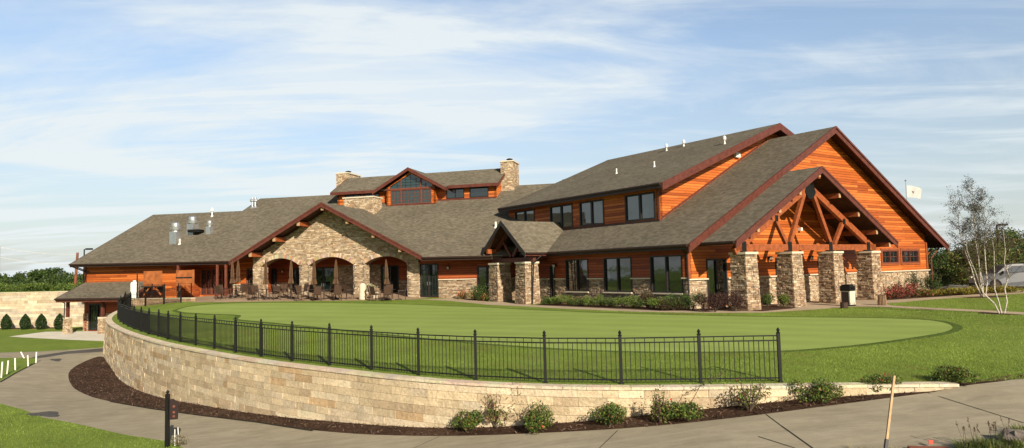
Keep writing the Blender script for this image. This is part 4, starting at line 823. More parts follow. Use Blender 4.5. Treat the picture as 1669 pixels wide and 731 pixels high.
fascia(Cc(39.87, 0, ez(39.85) + .02), Cc(39.87, RN1, rz(39.85, RN1)), .05, .3, 'eave_trim'); fascia(Cc(39.87, RN1, rz(39.85, RN1)), Cc(39.87, 18.4, 3.7), .05, .3, 'eave_trim'); fascia(Cc(29.62, RN1, rz(29.6, RN1)), Cc(29.62, RN2, rz(29.6, RN2)), .05, .2, 'eave_trim')
gutter(Cc(cv + .1, -.02, ez(cv) - .02), Cc(39.85, -.02, ez(39.85) - .02), -nC); gutter(Cc(2.2, -.02, 3.33), Cc(AR - AH, -.02, ez(7.5) - .02), -nC)
fascia(Cc(cv + .1, .03, ez(cv) - .04), Cc(39.85, .03, ez(39.85) - .04), .04, .24, 'eave_trim'); fascia(Cc(1.5, .03, 3.31), Cc(AR - AH, .03, ez(7.5) - .04), .04, .24, 'eave_trim')
mb = MB(); mb.add([Cc(cv, .05, 3.3), Cc(39.8, .05, 3.45), Cc(39.8, 1.0, 3.55), Cc(cv, 1.0, 3.4)], [(0, 1, 2, 3)]); mb.add([Cc(-1, .05, 3.12), Cc(7.6, .05, 3.15), Cc(7.6, 1.8, 3.2), Cc(-1, 1.8, 3.2)], [(0, 1, 2, 3)]); mb.build('soffit', 'soffit_wood', club)
mb = MB(); mb.tube(Cc(39.2, .0, 3.45), Cc(38.6, .75, 3.0), .04); mb.tube(Cc(39.8, -.05, 3.55), Cc(39.0, .8, 3.0), .05); mb.tube(Cc(39.0, .8, 3.0), Cc(39.3, .85, 2.1), .05); mb.build('downspout', 'frame_dark', club)
# lower storey under the left end, with its lean-to roof
roof_slab('lean_to_roof', [Cc(39.35, -1.75, .86), Cc(32.0, -1.75, .86), Cc(32.0, 1.0, 2.1), Cc(39.35, 1.0, 2.1)], .14)
fascia(Cc(39.37, -1.75, .88), Cc(39.37, 1.0, 2.12), .05, .24, 'eave_trim'); fascia(Cc(31.97, -1.75, .88), Cc(31.97, 1.0, 2.12), .05, .24, 'dark_trim'); gutter(Cc(32.0, -1.77, .84), Cc(39.35, -1.77, .84), -nC); fascia(Cc(39.35, -1.7, .8), Cc(32.0, -1.7, .8), .05, .26, 'dark_trim')
wall(club, 'lower_wall', 'shade_siding', Cc(0, 1.05, 0), dC, UP, -nC, rectp(31.5, 39.4, -2.4, 1.75), [rectp(37.1, 38.9, -1.98, .25), rectp(33.2, 35.6, -1.98, .25)], .2)
for a, b in ((37.1, 38.9), (33.2, 35.6)): window(club, Cc(0, 1.05, 0), dC, -nC, a, b, -1.98, .25, 2, 1, .10, .1, name='door', frame='frame_dark', bars=(6, 5), mid=.12, handle=True)
band('stone_base', Cc(0, 1.05, 0), dC, UP, -nC, 38.92, 39.45, -2.2, -.55); band('stone_base', Cc(0, 1.05, 0), dC, UP, -nC, 35.62, 37.08, -2.2, -.55)
band('stone_base', Cc(39.42, 1.0, 0), nC, UP, dC, 0, 6, -2.2, -.55)
for c_ in (39.0, 35.4): 
    pillar(Cc(c_, -.9, 0), dC, nC, .44, .40, -2.15, -.85, True, PAL, .04); mb = MB(); mb.box(Cc(c_, -.9, .0), dC * .10, nC * .10, UP * .78); mb.build('porch_post', 'dark_trim', club)
mb = MB(); mb.tube(Cc(39.3, -1.7, .75), Cc(39.05, -1.15, .45), .045); mb.tube(Cc(39.05, -1.15, .45), Cc(39.05, -1.2, -.8), .045); mb.build('downspout', 'frame_dark', club)

# ---------------------------------------------------------------- clerestory on the roof ridge
CW_ = 9.55; CE = 9.68; CZR = 11.4; cz = lambda n: CE + (CZR - CE) / 3.2 * (n - 9.0)
O1 = Cc(0, CW_, 0)
pan = [(5.35, 7.05), (7.55, 9.2), (15.6, 17.2), (17.4, 19.0)]
wall(club, 'clerestory_wall', 'cedar_siding', O1, dC, UP, -nC, rectp(4.65, 19.8, 7.9, 9.75), [rectp(a, b, 8.62, 9.5) for a, b in pan], .2)
for a, b in pan: window(club, O1, dC, -nC, a, b, 8.62, 9.5, 1 if a in (5.35,) else 2, 1, .06, .06, frame='frame_dark', mid=.06)
mb = MB(); mb.box(O1 + dC * 12.2 + UP * 8.52 - nC * .03, dC * 7.5, UP * .07, nC * .04); mb.build('base_trim', 'dark_trim', club)
wall(club, 'clerestory_wall', 'cedar_siding', Cc(4.65, 0, 0), nC, UP, -dC, [(CW_, 7.9), (14.9, 7.9), (14.9, 9.8), (12.2, 11.25), (CW_, 9.75)], [], .2)
wall(club, 'clerestory_wall', 'cedar_siding', Cc(19.8, 0, 0), nC, UP, dC, [(CW_, 7.9), (14.9, 7.9), (14.9, 9.8), (12.2, 11.25), (CW_, 9.75)], [], .2)
roof_slab('clerestory_roof', [Cc(4.3, 9.0, CE), Cc(20.2, 9.0, CE), Cc(20.2, 12.2, CZR), Cc(4.3, 12.2, CZR)], .14); roof_slab('clerestory_roof', [Cc(4.3, 12.2, CZR), Cc(20.2, 12.2, CZR), Cc(20.2, 15.4, CE), Cc(4.3, 15.4, CE)], .14)
fascia(Cc(4.3, 8.97, CE + .02), Cc(8.8, 8.97, CE + .02), .05, .26); fascia(Cc(15.6, 8.97, CE + .02), Cc(20.2, 8.97, CE + .02), .05, .26)
for c_ in (4.28, 20.22): fascia(Cc(c_, 9.0, CE + .02), Cc(c_, 12.2, CZR + .02), .05, .26); fascia(Cc(c_, 12.2, CZR + .02), Cc(c_, 15.4, CE + .02), .05, .26)
mb = MB(); mb.add([Cc(4.35, 9.02, 9.5), Cc(20.1, 9.02, 9.5), Cc(20.1, 9.56, 9.6), Cc(4.35, 9.56, 9.6)], [(0, 1, 2, 3)]); mb.build('soffit', 'soffit_wood', club)
# gabled dormer in its middle
DN = 8.95; Od = Cc(0, DN, 0); DCn = 12.3; dap = 11.25; dk = .575
dtop = lambda c: dap - dk * abs(c - DCn)
wall(club, 'dormer_wall', 'cedar_siding', Od, dC, UP, -nC, [(10.0, 7.7), (14.6, 7.7), (14.6, dtop(14.6) - .12), (DCn, dap - .12), (10.0, dtop(10.0) - .12)], [rectp(10.35, 14.2, 8.28, 9.55), [(10.3, 9.7), (14.3, 9.7), (14.3, dtop(14.3) - .20), (DCn, dap - .3), (10.3, dtop(10.3) - .20)]], .2)
for a, b in ((10.35, 11.3), (11.3, 13.2), (13.2, 14.2)): window(club, Od, dC, -nC, a, b, 8.28, 9.55, 1, 1, .06, .08, frame='frame_brown', bars=(6 if b - a > 1.5 else 3, 4), pane='tinted_glass')
mb = MB(); mb.slab([Cc(10.28, DN + .07, 9.68), Cc(14.32, DN + .07, 9.68), Cc(14.32, DN + .07, dtop(14.3) - .19), Cc(DCn, DN + .07, dap - .28), Cc(10.28, DN + .07, dtop(10.3) - .19)], .02, dirn=nC); gp = mb.build('gable_window', 'tinted_glass', club)
mb = MB(); [mb.beam(Cc(c_, DN + .02, 9.68), Cc(c_, DN + .02, dtop(c_) - .22), .08, .08, dC) for c_ in (11.35, 13.2)]; mb.beam(Cc(10.0, DN - .03, 9.63), Cc(14.6, DN - .03, 9.63), .10, .14); mb.build('mullion', 'frame_brown', gp)
mb = MB(); [mb.beam(Cc(c_, DN + .05, 9.7), Cc(c_, DN + .05, dtop(c_) - .40), .025, .025, dC) for c_ in (10.9, 11.8, 12.3, 12.8, 13.6)]; [mb.beam(Cc(DCn - h_, DN + .05, z_), Cc(DCn + h_, DN + .05, z_), .025, .025) for h_, z_ in ((1.5, 9.95), (1.0, 10.2), (.6, 10.45))]; mb.build('glazing_bar', 'frame_dark', gp)
mb = MB(); mb.box(Od + dC * 12.3 + UP * 8.18 - nC * .03, dC * 2.35, UP * .07, nC * .04); mb.build('base_trim', 'dark_trim', club)
for c_ in (10.0, 14.6):
    wall(club, 'dormer_wall', 'cedar_siding', Cc(c_, 0, 0), nC, UP, dC if c_ > 12 else -dC, rectp(DN, CW_ + .1, 7.7, dtop(c_) - .1), [], .15)
dr = 11.42; de = 9.50; dh = 3.45
roof_slab('dormer_roof', [Cc(DCn - dh, 8.45, de), Cc(DCn, 8.45, dr), Cc(DCn, 12.1, dr), Cc(DCn - dh, 9.1, de)], .12); roof_slab('dormer_roof', [Cc(DCn, 8.45, dr), Cc(DCn + dh, 8.45, de), Cc(DCn + dh, 9.1, de), Cc(DCn, 12.1, dr)], .12)
fascia(Cc(DCn - dh, 8.42, de + .02), Cc(DCn, 8.42, dr + .02), .05, .30); fascia(Cc(DCn, 8.42, dr + .02), Cc(DCn + dh, 8.42, de + .02), .05, .30)
fascia(Cc(DCn - dh, 8.45, de + .0), Cc(DCn - dh, 9.1, de), .05, .26); fascia(Cc(DCn + dh, 8.45, de), Cc(DCn + dh, 9.1, de), .05, .26)

# ---------------------------------------------------------------- chimneys
def chimney(c0, c1, n0, n1, z0, z1, flue=True):
    mb = MB(); mb.box(Cc((c0 + c1) / 2, (n0 + n1) / 2, (z0 + z1) / 2), dC * (c1 - c0) / 2, nC * (n1 - n0) / 2, UP * (z1 - z0) / 2); o = mb.build('chimney', 'mortar', club)
    f = MB()
    for Oo, U, Nn, L in ((Cc(c0, n0), dC, -nC, c1 - c0), (Cc(c0, n1), dC, nC, c1 - c0), (Cc(c0, n0), nC, -dC, n1 - n0), (Cc(c1, n0), nC, dC, n1 - n0)):
        stone_field(f, Oo, U, UP, Nn, lambda a, b: True, -.03, L + .03, z0, z1, hs=(.07, .15), ws=(.12, .36), dep=(.015, .06))
    f.build('chimney_facing', 'ledge_stone', o); cb = MB(); cb.box(Cc((c0 + c1) / 2, (n0 + n1) / 2, z1 + .05), dC * ((c1 - c0) / 2 + .12), nC * ((n1 - n0) / 2 + .12), UP * .055); cb.build('chimney_cap', 'cap_stone', o)
    if flue:
        x = MB(); p = Cc((c0 + c1) / 2, (n0 + n1) / 2, z1 + .1); x.lathe(p, [(.16, 0), (.16, .22)], 10); x.lathe(p + UP * .22, [(.28, 0), (.30, .05), (.12, .11)], 10); x.build('flue_cowl', 'steel_black', o)
chimney(3.55, 4.6, 11.0, 12.9, 7.5, 11.75); chimney(20.3, 21.5, 12.4, 14.8, 8.5, 11.9); chimney(14.95, 17.7, 7.0, 8.6, 6.6, 8.82, False)

# ---------------------------------------------------------------- roof ventilators
def exhaust(c, n, s=1.0, curb=True, hgt=1.0):
    z0 = rz(c, n); p = Cc(c, n, z0); mb = MB()
    if curb: mb.box(p + UP * .35 * s, dC * .36 * s, nC * .36 * s, UP * .55 * s)
    mb.lathe(p + UP * .9 * s * hgt, [(.28 * s, 0), (.28 * s, .15 * s), (.46 * s, .22 * s), (.50 * s, .42 * s), (.30 * s, .52 * s), (.34 * s, .58 * s), (.34 * s, .82 * s), (.16 * s, .95 * s)], 16); return mb.build('exhaust_fan', 'galvanised', club)
exhaust(32.1, 3.4, .95); exhaust(31.6, 4.9, .95, True, .8); exhaust(29.8, 4.9, .62)
mb = MB(); mb.box(Cc(31.0, 4.6, rz(31, 4.6) + .35), dC * .55, nC * .4, UP * .12); mb.build('fan_base', 'steel_black', club)
def pipe(p, h, r_=.06, mat='vent_white', capd=False):
    mb = MB(); mb.tube(p - UP * .2, p + UP * h, r_, n=10)
    if capd: mb.lathe(p + UP * h * .55, [(r_ * 1.6, 0), (r_ * 2.4, .04), (r_ * 2.4, .22), (r_, .3)], 10)
    mb.lathe(p - UP * .12, [(r_ * 2.4, 0), (r_ * 1.3, .2)], 10); return mb.build('roof_vent', mat, club)
for c, n, h, r_, cp in ((32.3, 8.3, .8, .07, True), (31.3, 3.0, .45, .07, False), (3.15, 4.2, .45, .08, False)): pipe(Cc(c, n, rz(c, n)), h, r_, capd=cp)
for dx in (-.16, .16): pipe(Cc(28.9 + dx, 9.9, rz(28.9, 9.9)), .95, .10, 'galvanised', True)
for b, a, h, cp in ((12.6, 12.8, .55, True), (13.0, 11.4, .45, True), (10.6, 5.7, .55, True), (7.4, 13.0, .45, False), (7.3, 9.1, .45, False)): pipe(A(b, a, uz(b)), h * .85, .048 if cp else .05, capd=cp)

# ================================================================== IRON FENCE
FG = [(x, y, z) for (x, y), z in zip(FX, FZ)]
FG = [(x, y, float(z_up((x, y))[0])) for x, y, _ in FG]
fpts = FG + [(p[0], p[1], float(z_up(p[:2])[0])) for p in [Cc(30.95, -3.1), Cc(29.4, -2.75), Cc(27.6, -2.85), Cc(25.9, -3.0)]]
fence = thing('iron_fence', 'black picket metal fence curving along the top of the retaining wall round the green', 'fence', fpts[4])
FH = 1.12
for i, (x, y, z) in enumerate(fpts):
    mb = MB(); mb.abox(x - .036, x + .036, y - .036, y + .036, z - .15, z + FH + .06); mb.lathe((x, y, z + FH + .06), [(.052, 0), (.052, .02), (.02, .035), (.038, .06), (.042, .085), (.025, .115), (.004, .14)], 8)
    mb.abox(x - .055, x + .055, y - .055, y + .055, z - .02, z + .02); mb.build('fence_post', 'steel_black', fence)
for i in range(len(fpts) - 1):
    p, q = np.array(fpts[i]), np.array(fpts[i + 1]); L = np.linalg.norm((q - p)[:2]); mb = MB(); d = (q - p) / L
    for h_ in (FH, FH - .115, .10): mb.beam(p + UP * h_, q + UP * h_, .028, .030)
    n = max(int(round(L / .118)), 3)
    for k in range(1, n):
        t = k / n; s_ = p + (q - p) * t; top = FH if k % 2 else FH - .115; mb.beam(s_ + UP * .05, s_ + UP * top, .016, .016, (1, 0, 0))
    mb.build('railing_panel', 'steel_black', fence)

# ================================================================== PLANTS
def shrub(name, label, cat, p, rad, hgt, cols, n=700, leaf=.06, group=None, stems=True, blobs=6, spiky=0, flowers=None, nf=0, fs=.05):
    t = thing(name, label, cat, p, group)
    pts = []
    for _ in range(blobs):
        c = V3(RNG.normal(0, .42) * rad, RNG.normal(0, .42) * rad, hgt * RNG.uniform(.3, .72)); r_ = RNG.uniform(.35, .62)
        m_ = int(n / blobs); q = RNG.normal(size=(m_, 3)); q /= np.linalg.norm(q, axis=1)[:, None]; q *= (RNG.uniform(.35, 1, m_) ** .6)[:, None] * np.array([rad * r_, rad * r_, hgt * .42 * (r_ + .4)]); pts.append(q + c)
    st = MB()
    for _ in range(9 + spiky):
        a = RNG.uniform(0, 6.28); rr = RNG.uniform(.3, .95) * rad; hh = hgt * RNG.uniform(.7, 1.08 + .35 * (spiky > 0)); e = V3(math.cos(a) * rr, math.sin(a) * rr, hh); st.tube(np.array(p) + V3(0, 0, -.03), np.array(p) + e, .010 + hgt * .004, .004, 5)
        k = 18 if spiky else 8; tt = RNG.uniform(.35, 1, k)[:, None]; pts.append(e * tt + RNG.normal(0, .035 + leaf * .4, (k, 3)))
    P = np.concatenate(pts); P = P[P[:, 2] > .02]
    if stems: st.build('stem', 'bark', t)
    leaves('foliage', P + np.array(p), leaf, cols, t)
    if flowers is not None: leaves('blossom', (P[RNG.integers(0, len(P), nf)] + RNG.normal(0, .03, (nf, 3)))+ np.array(p) + V3(0, 0, .05), fs, flowers, t, .9)
    return t
GRN = [(.05, .10, .018), (.08, .14, .025), (.035, .07, .014), (.12, .17, .04)]
YG = [(.14, .20, .035), (.10, .15, .03), (.20, .23, .05), (.07, .11, .02)]
DKG = [(.018, .042, .014), (.03, .06, .018), (.04, .075, .02)]
PUR = [(.055, .022, .025), (.08, .035, .03), (.035, .018, .02), (.10, .05, .035)]
RED = [(.22, .035, .035), (.30, .07, .05), (.12, .05, .02), (.10, .11, .03)]
OLV = [(.10, .10, .03), (.14, .12, .04), (.07, .08, .02)]
up = lambda px, py: G(px, py); lo = lambda px, py: G(px, py, True)
# roses and other young shrubs in the mulch at the foot of the wall
roses = [(768, 693, .42, .62, 'young green rose bush leftmost in the mulch below the wall', 0), (806, 690, .25, .75, 'sparse reddish twiggy shrub behind the two dense bushes by the wall', 1), (872, 695, .45, .75, 'full bushy green rose with a red bloom at its foot', 0), (846, 684, .3, 1.0, 'tall loose pale leaved shrub against the wall behind the full rose bush', 1),
         (996, 687, .46, .55, 'compact green shrub alone in the mulch below the third fence panel from the end', 0), (1112, 677, .46, .58, 'green shrub throwing one long shoot up to the wall coping', 2), (1222, 664, .50, .66, 'spreading rose bush just left of the fence end post', 1), (1336, 649, .52, .62, 'rounded rose bush right of the fence end where the wall runs low', 0), (1437, 634, .42, .50, 'small rose bush behind the leaning wooden stake', 0), (1548, 620, .55, .50, 'last dark green bush where the wall sinks into the lawn', 0), (1076, 684, .22, .75, 'thin reddish stems with few leaves beside the long shooted shrub', 1)]
for x, y, r_, h_, lb, k in roses:
    p = lo(x, y + 6 - (2 if x > 1400 else 0)); r_ *= .95; h_ *= .8; t = shrub('rose_bush', lb, 'shrub', p, r_, h_, (GRN + YG + [(.16, .07, .04)]) if k != 1 else YG + [(.20, .09, .06), (.13, .06, .04), (.22, .16, .10)], 2200 if k != 1 else 700, .055, 'young shrubs in the mulch below the wall', spiky=8 if k == 1 else 0, blobs=9 if k != 1 else 4, flowers=[(.5, .05, .03), (.45, .16, .10)], nf=4 if k == 0 else 8, fs=.05)
    if k == 2:
        st = MB(); b = np.array(p); e = b + V3(1.05, .15, 1.0); m_ = b + V3(.45, .05, .72); st.tube(b, m_, .010, .007, 5); st.tube(m_, e, .007, .004, 5); st.build('shoot', 'bark', t); tt = RNG.uniform(0, 1, 90)[:, None]; leaves('shoot_foliage', m_ + (e - m_) * tt + RNG.normal(0, .04, (90, 3)), .05, OLV + GRN, t)
mb = MB(); pf = lo(884, 698); mb.lathe(pf, [(.03, 0), (.05, .03), (.03, .06)], 7); tag(mb.build('red_flower', 'red_plastic'), 'single fallen red bloom on the mulch under the full rose bush', 'flower')
# foundation planting along the window wall
bl = ['at the porch pillar end', 'second from the corner porch', 'third from the corner porch', 'fourth from the corner porch', 'under the left hand ground floor window', 'between the left and middle windows', 'under the middle window', 'right of the middle window', 'between the middle and right windows', 'under the left half of the right window', 'under the right half of the right window', 'right of the right window']
for i, a_ in enumerate(np.linspace(11.4, .9, 12)):
    shrub('foundation_shrub', 'low yellow green shrub ' + bl[i], 'shrub', A(-.35 + .12 * (i % 2), a_, 0), .56, .52 + .1 * (i % 3), [(.17, .24, .05), (.13, .19, .035), (.09, .14, .025)] if i % 3 else GRN, 1500, .06, 'low shrubs under the window wall', stems=True, flowers=[(.6, .12, .08)] if i in (1, 3) else None, nf=10, fs=.09)
for k, (b_, a_, r_, h_, cs, lb) in enumerate([(-.1, 2.9, .4, .95, PUR + OLV, 'airy brownish shrub in front of the right window corner'), (.0, -.15, .7, .95, DKG + GRN, 'dark green rounded shrub beside the downspout'), (.1, -1.5, .7, 1.05, PUR, 'dark purple barberry left of the first entrance pillar'), (1.2, -1.9, .6, 1.1, PUR, 'dark purple barberry touching the first entrance pillar'), (-.6, .6, .5, .8, PUR + OLV, 'purple leaved shrub in front of the wall corner')]):
    shrub('dark_shrub', lb, 'shrub', A(b_, a_, -.06), r_, h_, cs, 2800, .06, 'dark shrubs beside the entrance')
for k, (b_, a_, r_, h_, cs, lb) in enumerate([(4.0, -.9, .45, .75, GRN + OLV, 'olive shrub right behind the first entrance pillar'), (4.8, -1.2, .5, .7, GRN, 'green shrub midway between the first two entrance pillars'), (5.6, -1.6, .42, .6, YG, 'yellow green shrub at the foot of the second entrance pillar')]):
    shrub('entrance_shrub', lb, 'shrub', A(b_, a_, 0), r_, h_, cs, 900, .07, 'shrubs between the first two entrance pillars')
for k, (x, y, r_, h_, cs, fl, lb) in enumerate([(742, 486, .45, .55, YG, [(.55, .12, .06)], 'pale shrub with orange blooms at the left end of the porch bed'), (756, 488, .5, .6, RED + YG, [(.7, .25, .12)], 'orange and red flowering shrub left of the porch'), (772, 489.5, .5, .55, YG, [(.7, .3, .15)], 'peach flowering low shrub in front of the porch bed'), (788, 491, .45, .5, YG + RED, [(.7, .3, .12)], 'low orange flowering shrub next to the left porch pillar')]):
    shrub('flowering_shrub', lb, 'shrub', up(x, y), r_, h_, cs, 700, .08, 'flowering shrubs left of the corner porch', flowers=fl, nf=60, fs=.1)
for c_, n_, h_, lb in ((3.2, .2, 1.15, 'taller dark green shrub under the porch eave left of the pillar'), (2.3, .4, 1.0, 'dark green leafy shrub almost hidden by the left porch pillar')): shrub('dark_shrub', lb, 'shrub', Cc(c_, n_, .05), .6, h_, DKG + GRN, 1100, .09, 'dark shrubs behind the porch bed')
# bed right of the entrance
bed = [(1448, 487.5, .7, .8, RED, 'red leaved shrub at the right foot of the last entrance pillar', 'red_shrub'), (1463, 486, .7, .9, RED, 'tall crimson shrub under the small windows', 'red_shrub'), (1478, 485.5, .75, .95, RED, 'broad red and pink shrub under the right small window', 'red_shrub'), (1490, 484.5, .6, .6, RED + GRN, 'low red shrub in front of the dark upright evergreen', 'red_shrub'),
       (1492, 478.5, .45, 1.5, DKG, 'dark upright evergreen against the stone base', 'evergreen_shrub'), (1508, 477.5, .6, 1.25, DKG, 'dark evergreen at the right corner of the building', 'evergreen_shrub'), (1524, 477, .65, 1.3, DKG + GRN, 'dark evergreen just beyond the building corner', 'evergreen_shrub')]
bed += [(x, 483.6 - i * .72, .62, .45, [(.22, .20, .035), (.30, .22, .03), (.14, .15, .03)], 'low golden shrub, number %s of the golden row from the building' % w_, 'golden_shrub') for i, (x, w_) in enumerate(zip(range(1503, 1650, 16), ['one', 'two', 'three', 'four', 'five', 'six', 'seven', 'eight', 'nine', 'ten']))]
gl = ['%s low golden shrub counting right from the red shrubs' % w_ for w_ in ('first', 'second', 'third', 'fourth', 'fifth', 'sixth', 'seventh', 'eighth', 'ninth', 'tenth')]
gi = 0
for x, y, r_, h_, cs, lb, nm in bed:
    if nm == 'golden_shrub': lb = gl[gi]; gi += 1
    shrub(nm, lb, 'shrub', up(x, y), r_, h_, cs, 900, .085, {'red_shrub': 'red shrubs right of the entrance', 'evergreen_shrub': 'dark evergreens at the building corner', 'golden_shrub': 'golden row beside the walkway'}[nm], flowers=[(.6, .16, .16)] if nm == 'red_shrub' else None, nf=120, fs=.08)
# small conical evergreens by the far wall
for i, (x, lb) in enumerate([(10, 'small cone shaped evergreen, leftmost by the far wall'), (41, 'small cone shaped evergreen, second from the left by the far wall'), (67, 'small cone shaped evergreen, third from the left by the far wall'), (97, 'small cone shaped evergreen, rightmost by the far wall near the building')]):
    p = lo(x, 537.5); t = thing('arborvitae', lb, 'evergreen', p, 'small evergreens in front of the far wall'); h_ = 1.38; n = 5200; v = RNG.uniform(0, 1, n); a = RNG.uniform(0, 6.28, n); rr = .46 * np.sin(np.pi * np.clip(.22 + v * .78, 0, 1)) ** .8 * RNG.uniform(.2, 1.03, n) ** .5
    leaves('foliage', np.c_[np.cos(a) * rr, np.sin(a) * rr, v * h_ + .05] + p, .10, [(.022, .052, .012), (.034, .07, .016), (.014, .034, .010)], t, .4); m_ = MB(); m_.tube(p, p + UP * .5, .04, .02); m_.build('trunk', 'bark', t)
# creeping hedge along the top of the far wall
hl = ['nearest the building', 'second from the building', 'third from the building', 'fourth from the building', 'fifth from the building', 'sixth from the building', 'seventh from the building', 'eighth from the building', 'ninth from the building', 'at the left photo edge']
for i in range(10):
    p = V3(-39.5 - i * 2.0, 66.3 + i * .36, 1.28); p[1] += .9 if i > 3 else .6
    shrub('hedge_shrub', 'yellow green hedge shrub on top of the far wall, ' + hl[i], 'shrub', p, 1.35, .9, YG + GRN, 800, .15, 'hedge shrubs on top of the far wall', stems=False)

# trees
def crown(name, centers, n, leaf, cols, parent, droop=.2):
    C_ = np.array([c[:3] for c in centers]); Rr = np.array([c[3] for c in centers]); k = RNG.integers(0, len(C_), n); q = RNG.normal(size=(n, 3)); q /= np.linalg.norm(q, axis=1)[:, None]; q *= (RNG.uniform(.25, 1, n) ** .5)[:, None]
    return leaves(name, C_[k] + q * Rr[k][:, None] * np.array([1, 1, .75]), leaf, cols, parent, .6, droop)
def tree(name, label, p, h, rad, cols, n=2600, leaf=.22, group=None, trunk=.16, clumps=26, low=.22, cat='tree'):
    p = np.asarray(p, float); t = thing(name, label, cat, p, group); st = MB(); st.tube(p - UP * .2, p + UP * h * .55, trunk, trunk * .55, 8); cs = []
    for i in range(clumps):
        v = RNG.uniform(low, .93); a = RNG.uniform(0, 6.28); env = math.sin(math.pi * min(1, (v - low + .12) / (1.02 - low))) ** .6; rr = rad * env * RNG.uniform(.25, .95); c = V3(math.cos(a) * rr, math.sin(a) * rr, v * h); cs.append((*(p + c), rad * RNG.uniform(.2, .42)))
        if i % 2 == 0: b = p + UP * h * max(.15, v * .62); st.tube(b, p + c, trunk * .35, trunk * .1, 5, False)
    st.build('trunk', 'bark', t); crown('crown', cs, n, leaf, cols, t); return t
T1 = [(.035, .065, .016), (.055, .09, .02), (.025, .05, .014), (.075, .11, .028)]; T2 = [(.10, .11, .03), (.075, .10, .025), (.13, .12, .035), (.14, .09, .03)]
# woodland far off on the left
k = 0
wl_lab = ['round topped', 'broad', 'dark', 'pale', 'tall', 'low', 'bushy', 'dense']
pos_l = ['at the left photo edge', 'just in from the left edge', 'over the leftmost small evergreen', 'between the first two small evergreens', 'over the second small evergreen', 'over the third small evergreen', 'right of the third small evergreen', 'over the rightmost small evergreen', 'close to the rust coloured pole', 'against the eave of the building', 'just beyond the eave corner', 'behind the lean to roof end']
for i, x in enumerate([-8, 8, 20, 33, 45, 57, 70, 82, 94, 106, 118, 130]):
    dist = 170 + (i * 37) % 60; P = at_depth(x, 470, dist); P[2] = -3.5; top = [441, 446, 447, 443, 444, 440, 438, 436, 437, 441, 438, 444][i]; h_ = (458.5 - top) / F * dist + ZC + 3.5 - .1
    tree('woodland_tree', '%s distant tree beyond the far wall, %s' % (wl_lab[i % 8], pos_l[i]), P, h_, 4.6 if i % 2 else 5.6, T1 if i % 3 else T2[:2] + T1, 2600, .62, 'distant trees beyond the far wall', .3, 26, .05)
for i, x in enumerate([-20, 4, 30, 55, 80, 104, 128]):
    P = at_depth(x, 470, 130 + 7 * (i % 3)); P[2] = -.8; tree('thicket_tree', 'low bushy tree at the front of the far wood, ' + ['at the left photo edge', 'above the leftmost small evergreen', 'above the second small evergreen', 'left of the third small evergreen', 'right of the third small evergreen', 'above the rightmost small evergreen', 'beside the lean to roof'][i], P, 3.4 + .4 * (i % 3), 4.6, T1, 2300, .42, 'low trees at the front of the far wood', .2, 22, .02)
# right hand background
rb = [(1516, 64, 4.6, 2.4, DKG + GRN, 'dark green tree behind the right eave corner'), (1534, 66, 2.9, 2.2, DKG + T1, 'dark bushy tree left of the far birch clump'), (1560, 95, 2.5, 4.0, T1, 'low distant tree seen left of the birch stems'), (1583, 52, 3.7, 2.2, T2, 'brownish young tree behind the far birch clump'), (1606, 50, 3.9, 2.3, T2 + YG, 'olive young tree right behind the birch stems'), (1625, 58, 3.9, 2.0, T2, 'rust tinged tree behind the tall lamp post'), (1645, 56, 4.8, 2.6, GRN + T2, 'bright green tree right of the tall lamp post'), (1672, 58, 4.6, 2.6, T1 + T2, 'green tree at the right edge of the photo'), (1546, 140, 3.4, 6, T1, 'hazy distant tree low on the horizon'), (1500, 130, 3.6, 6, T1, 'distant tree hidden mostly by the building corner'), (1600, 150, 4.2, 7, T1, 'far hill side tree behind the parking lot'), (1655, 140, 4.6, 7, T1, 'far tree on the skyline above the silver car'), (1700, 120, 5, 6, T1, 'far tree beyond the right edge'), (1540, 56, 2.0, 1.5, OLV + GRN, 'low olive bush at the edge of the parking lot'), (1558, 57, 2.2, 1.7, OLV + DKG, 'dark olive bush behind the white kerb'), (1575, 58, 2.3, 1.6, OLV + GRN, 'scrubby bush left of the birch stems'), (1598, 58, 2.0, 1.5, OLV, 'low brownish bush between the birch clumps')]
for x, d_, h_, r_, cs, lb in rb:
    P = at_depth(x, 450, d_); P[2] = float(zupper(P[:2])[0]); h_ *= .9; tree('background_tree' if h_ > 2.2 else 'bush', lb, P, h_, r_, cs, 3200 if d_ < 90 else 2200, .17 if d_ < 90 else .42, 'trees and bushes beyond the right lawn', .09 if d_ < 90 else .2, 30, .12 if h_ > 2.2 else .0, 'tree' if h_ > 2.2 else 'bush')
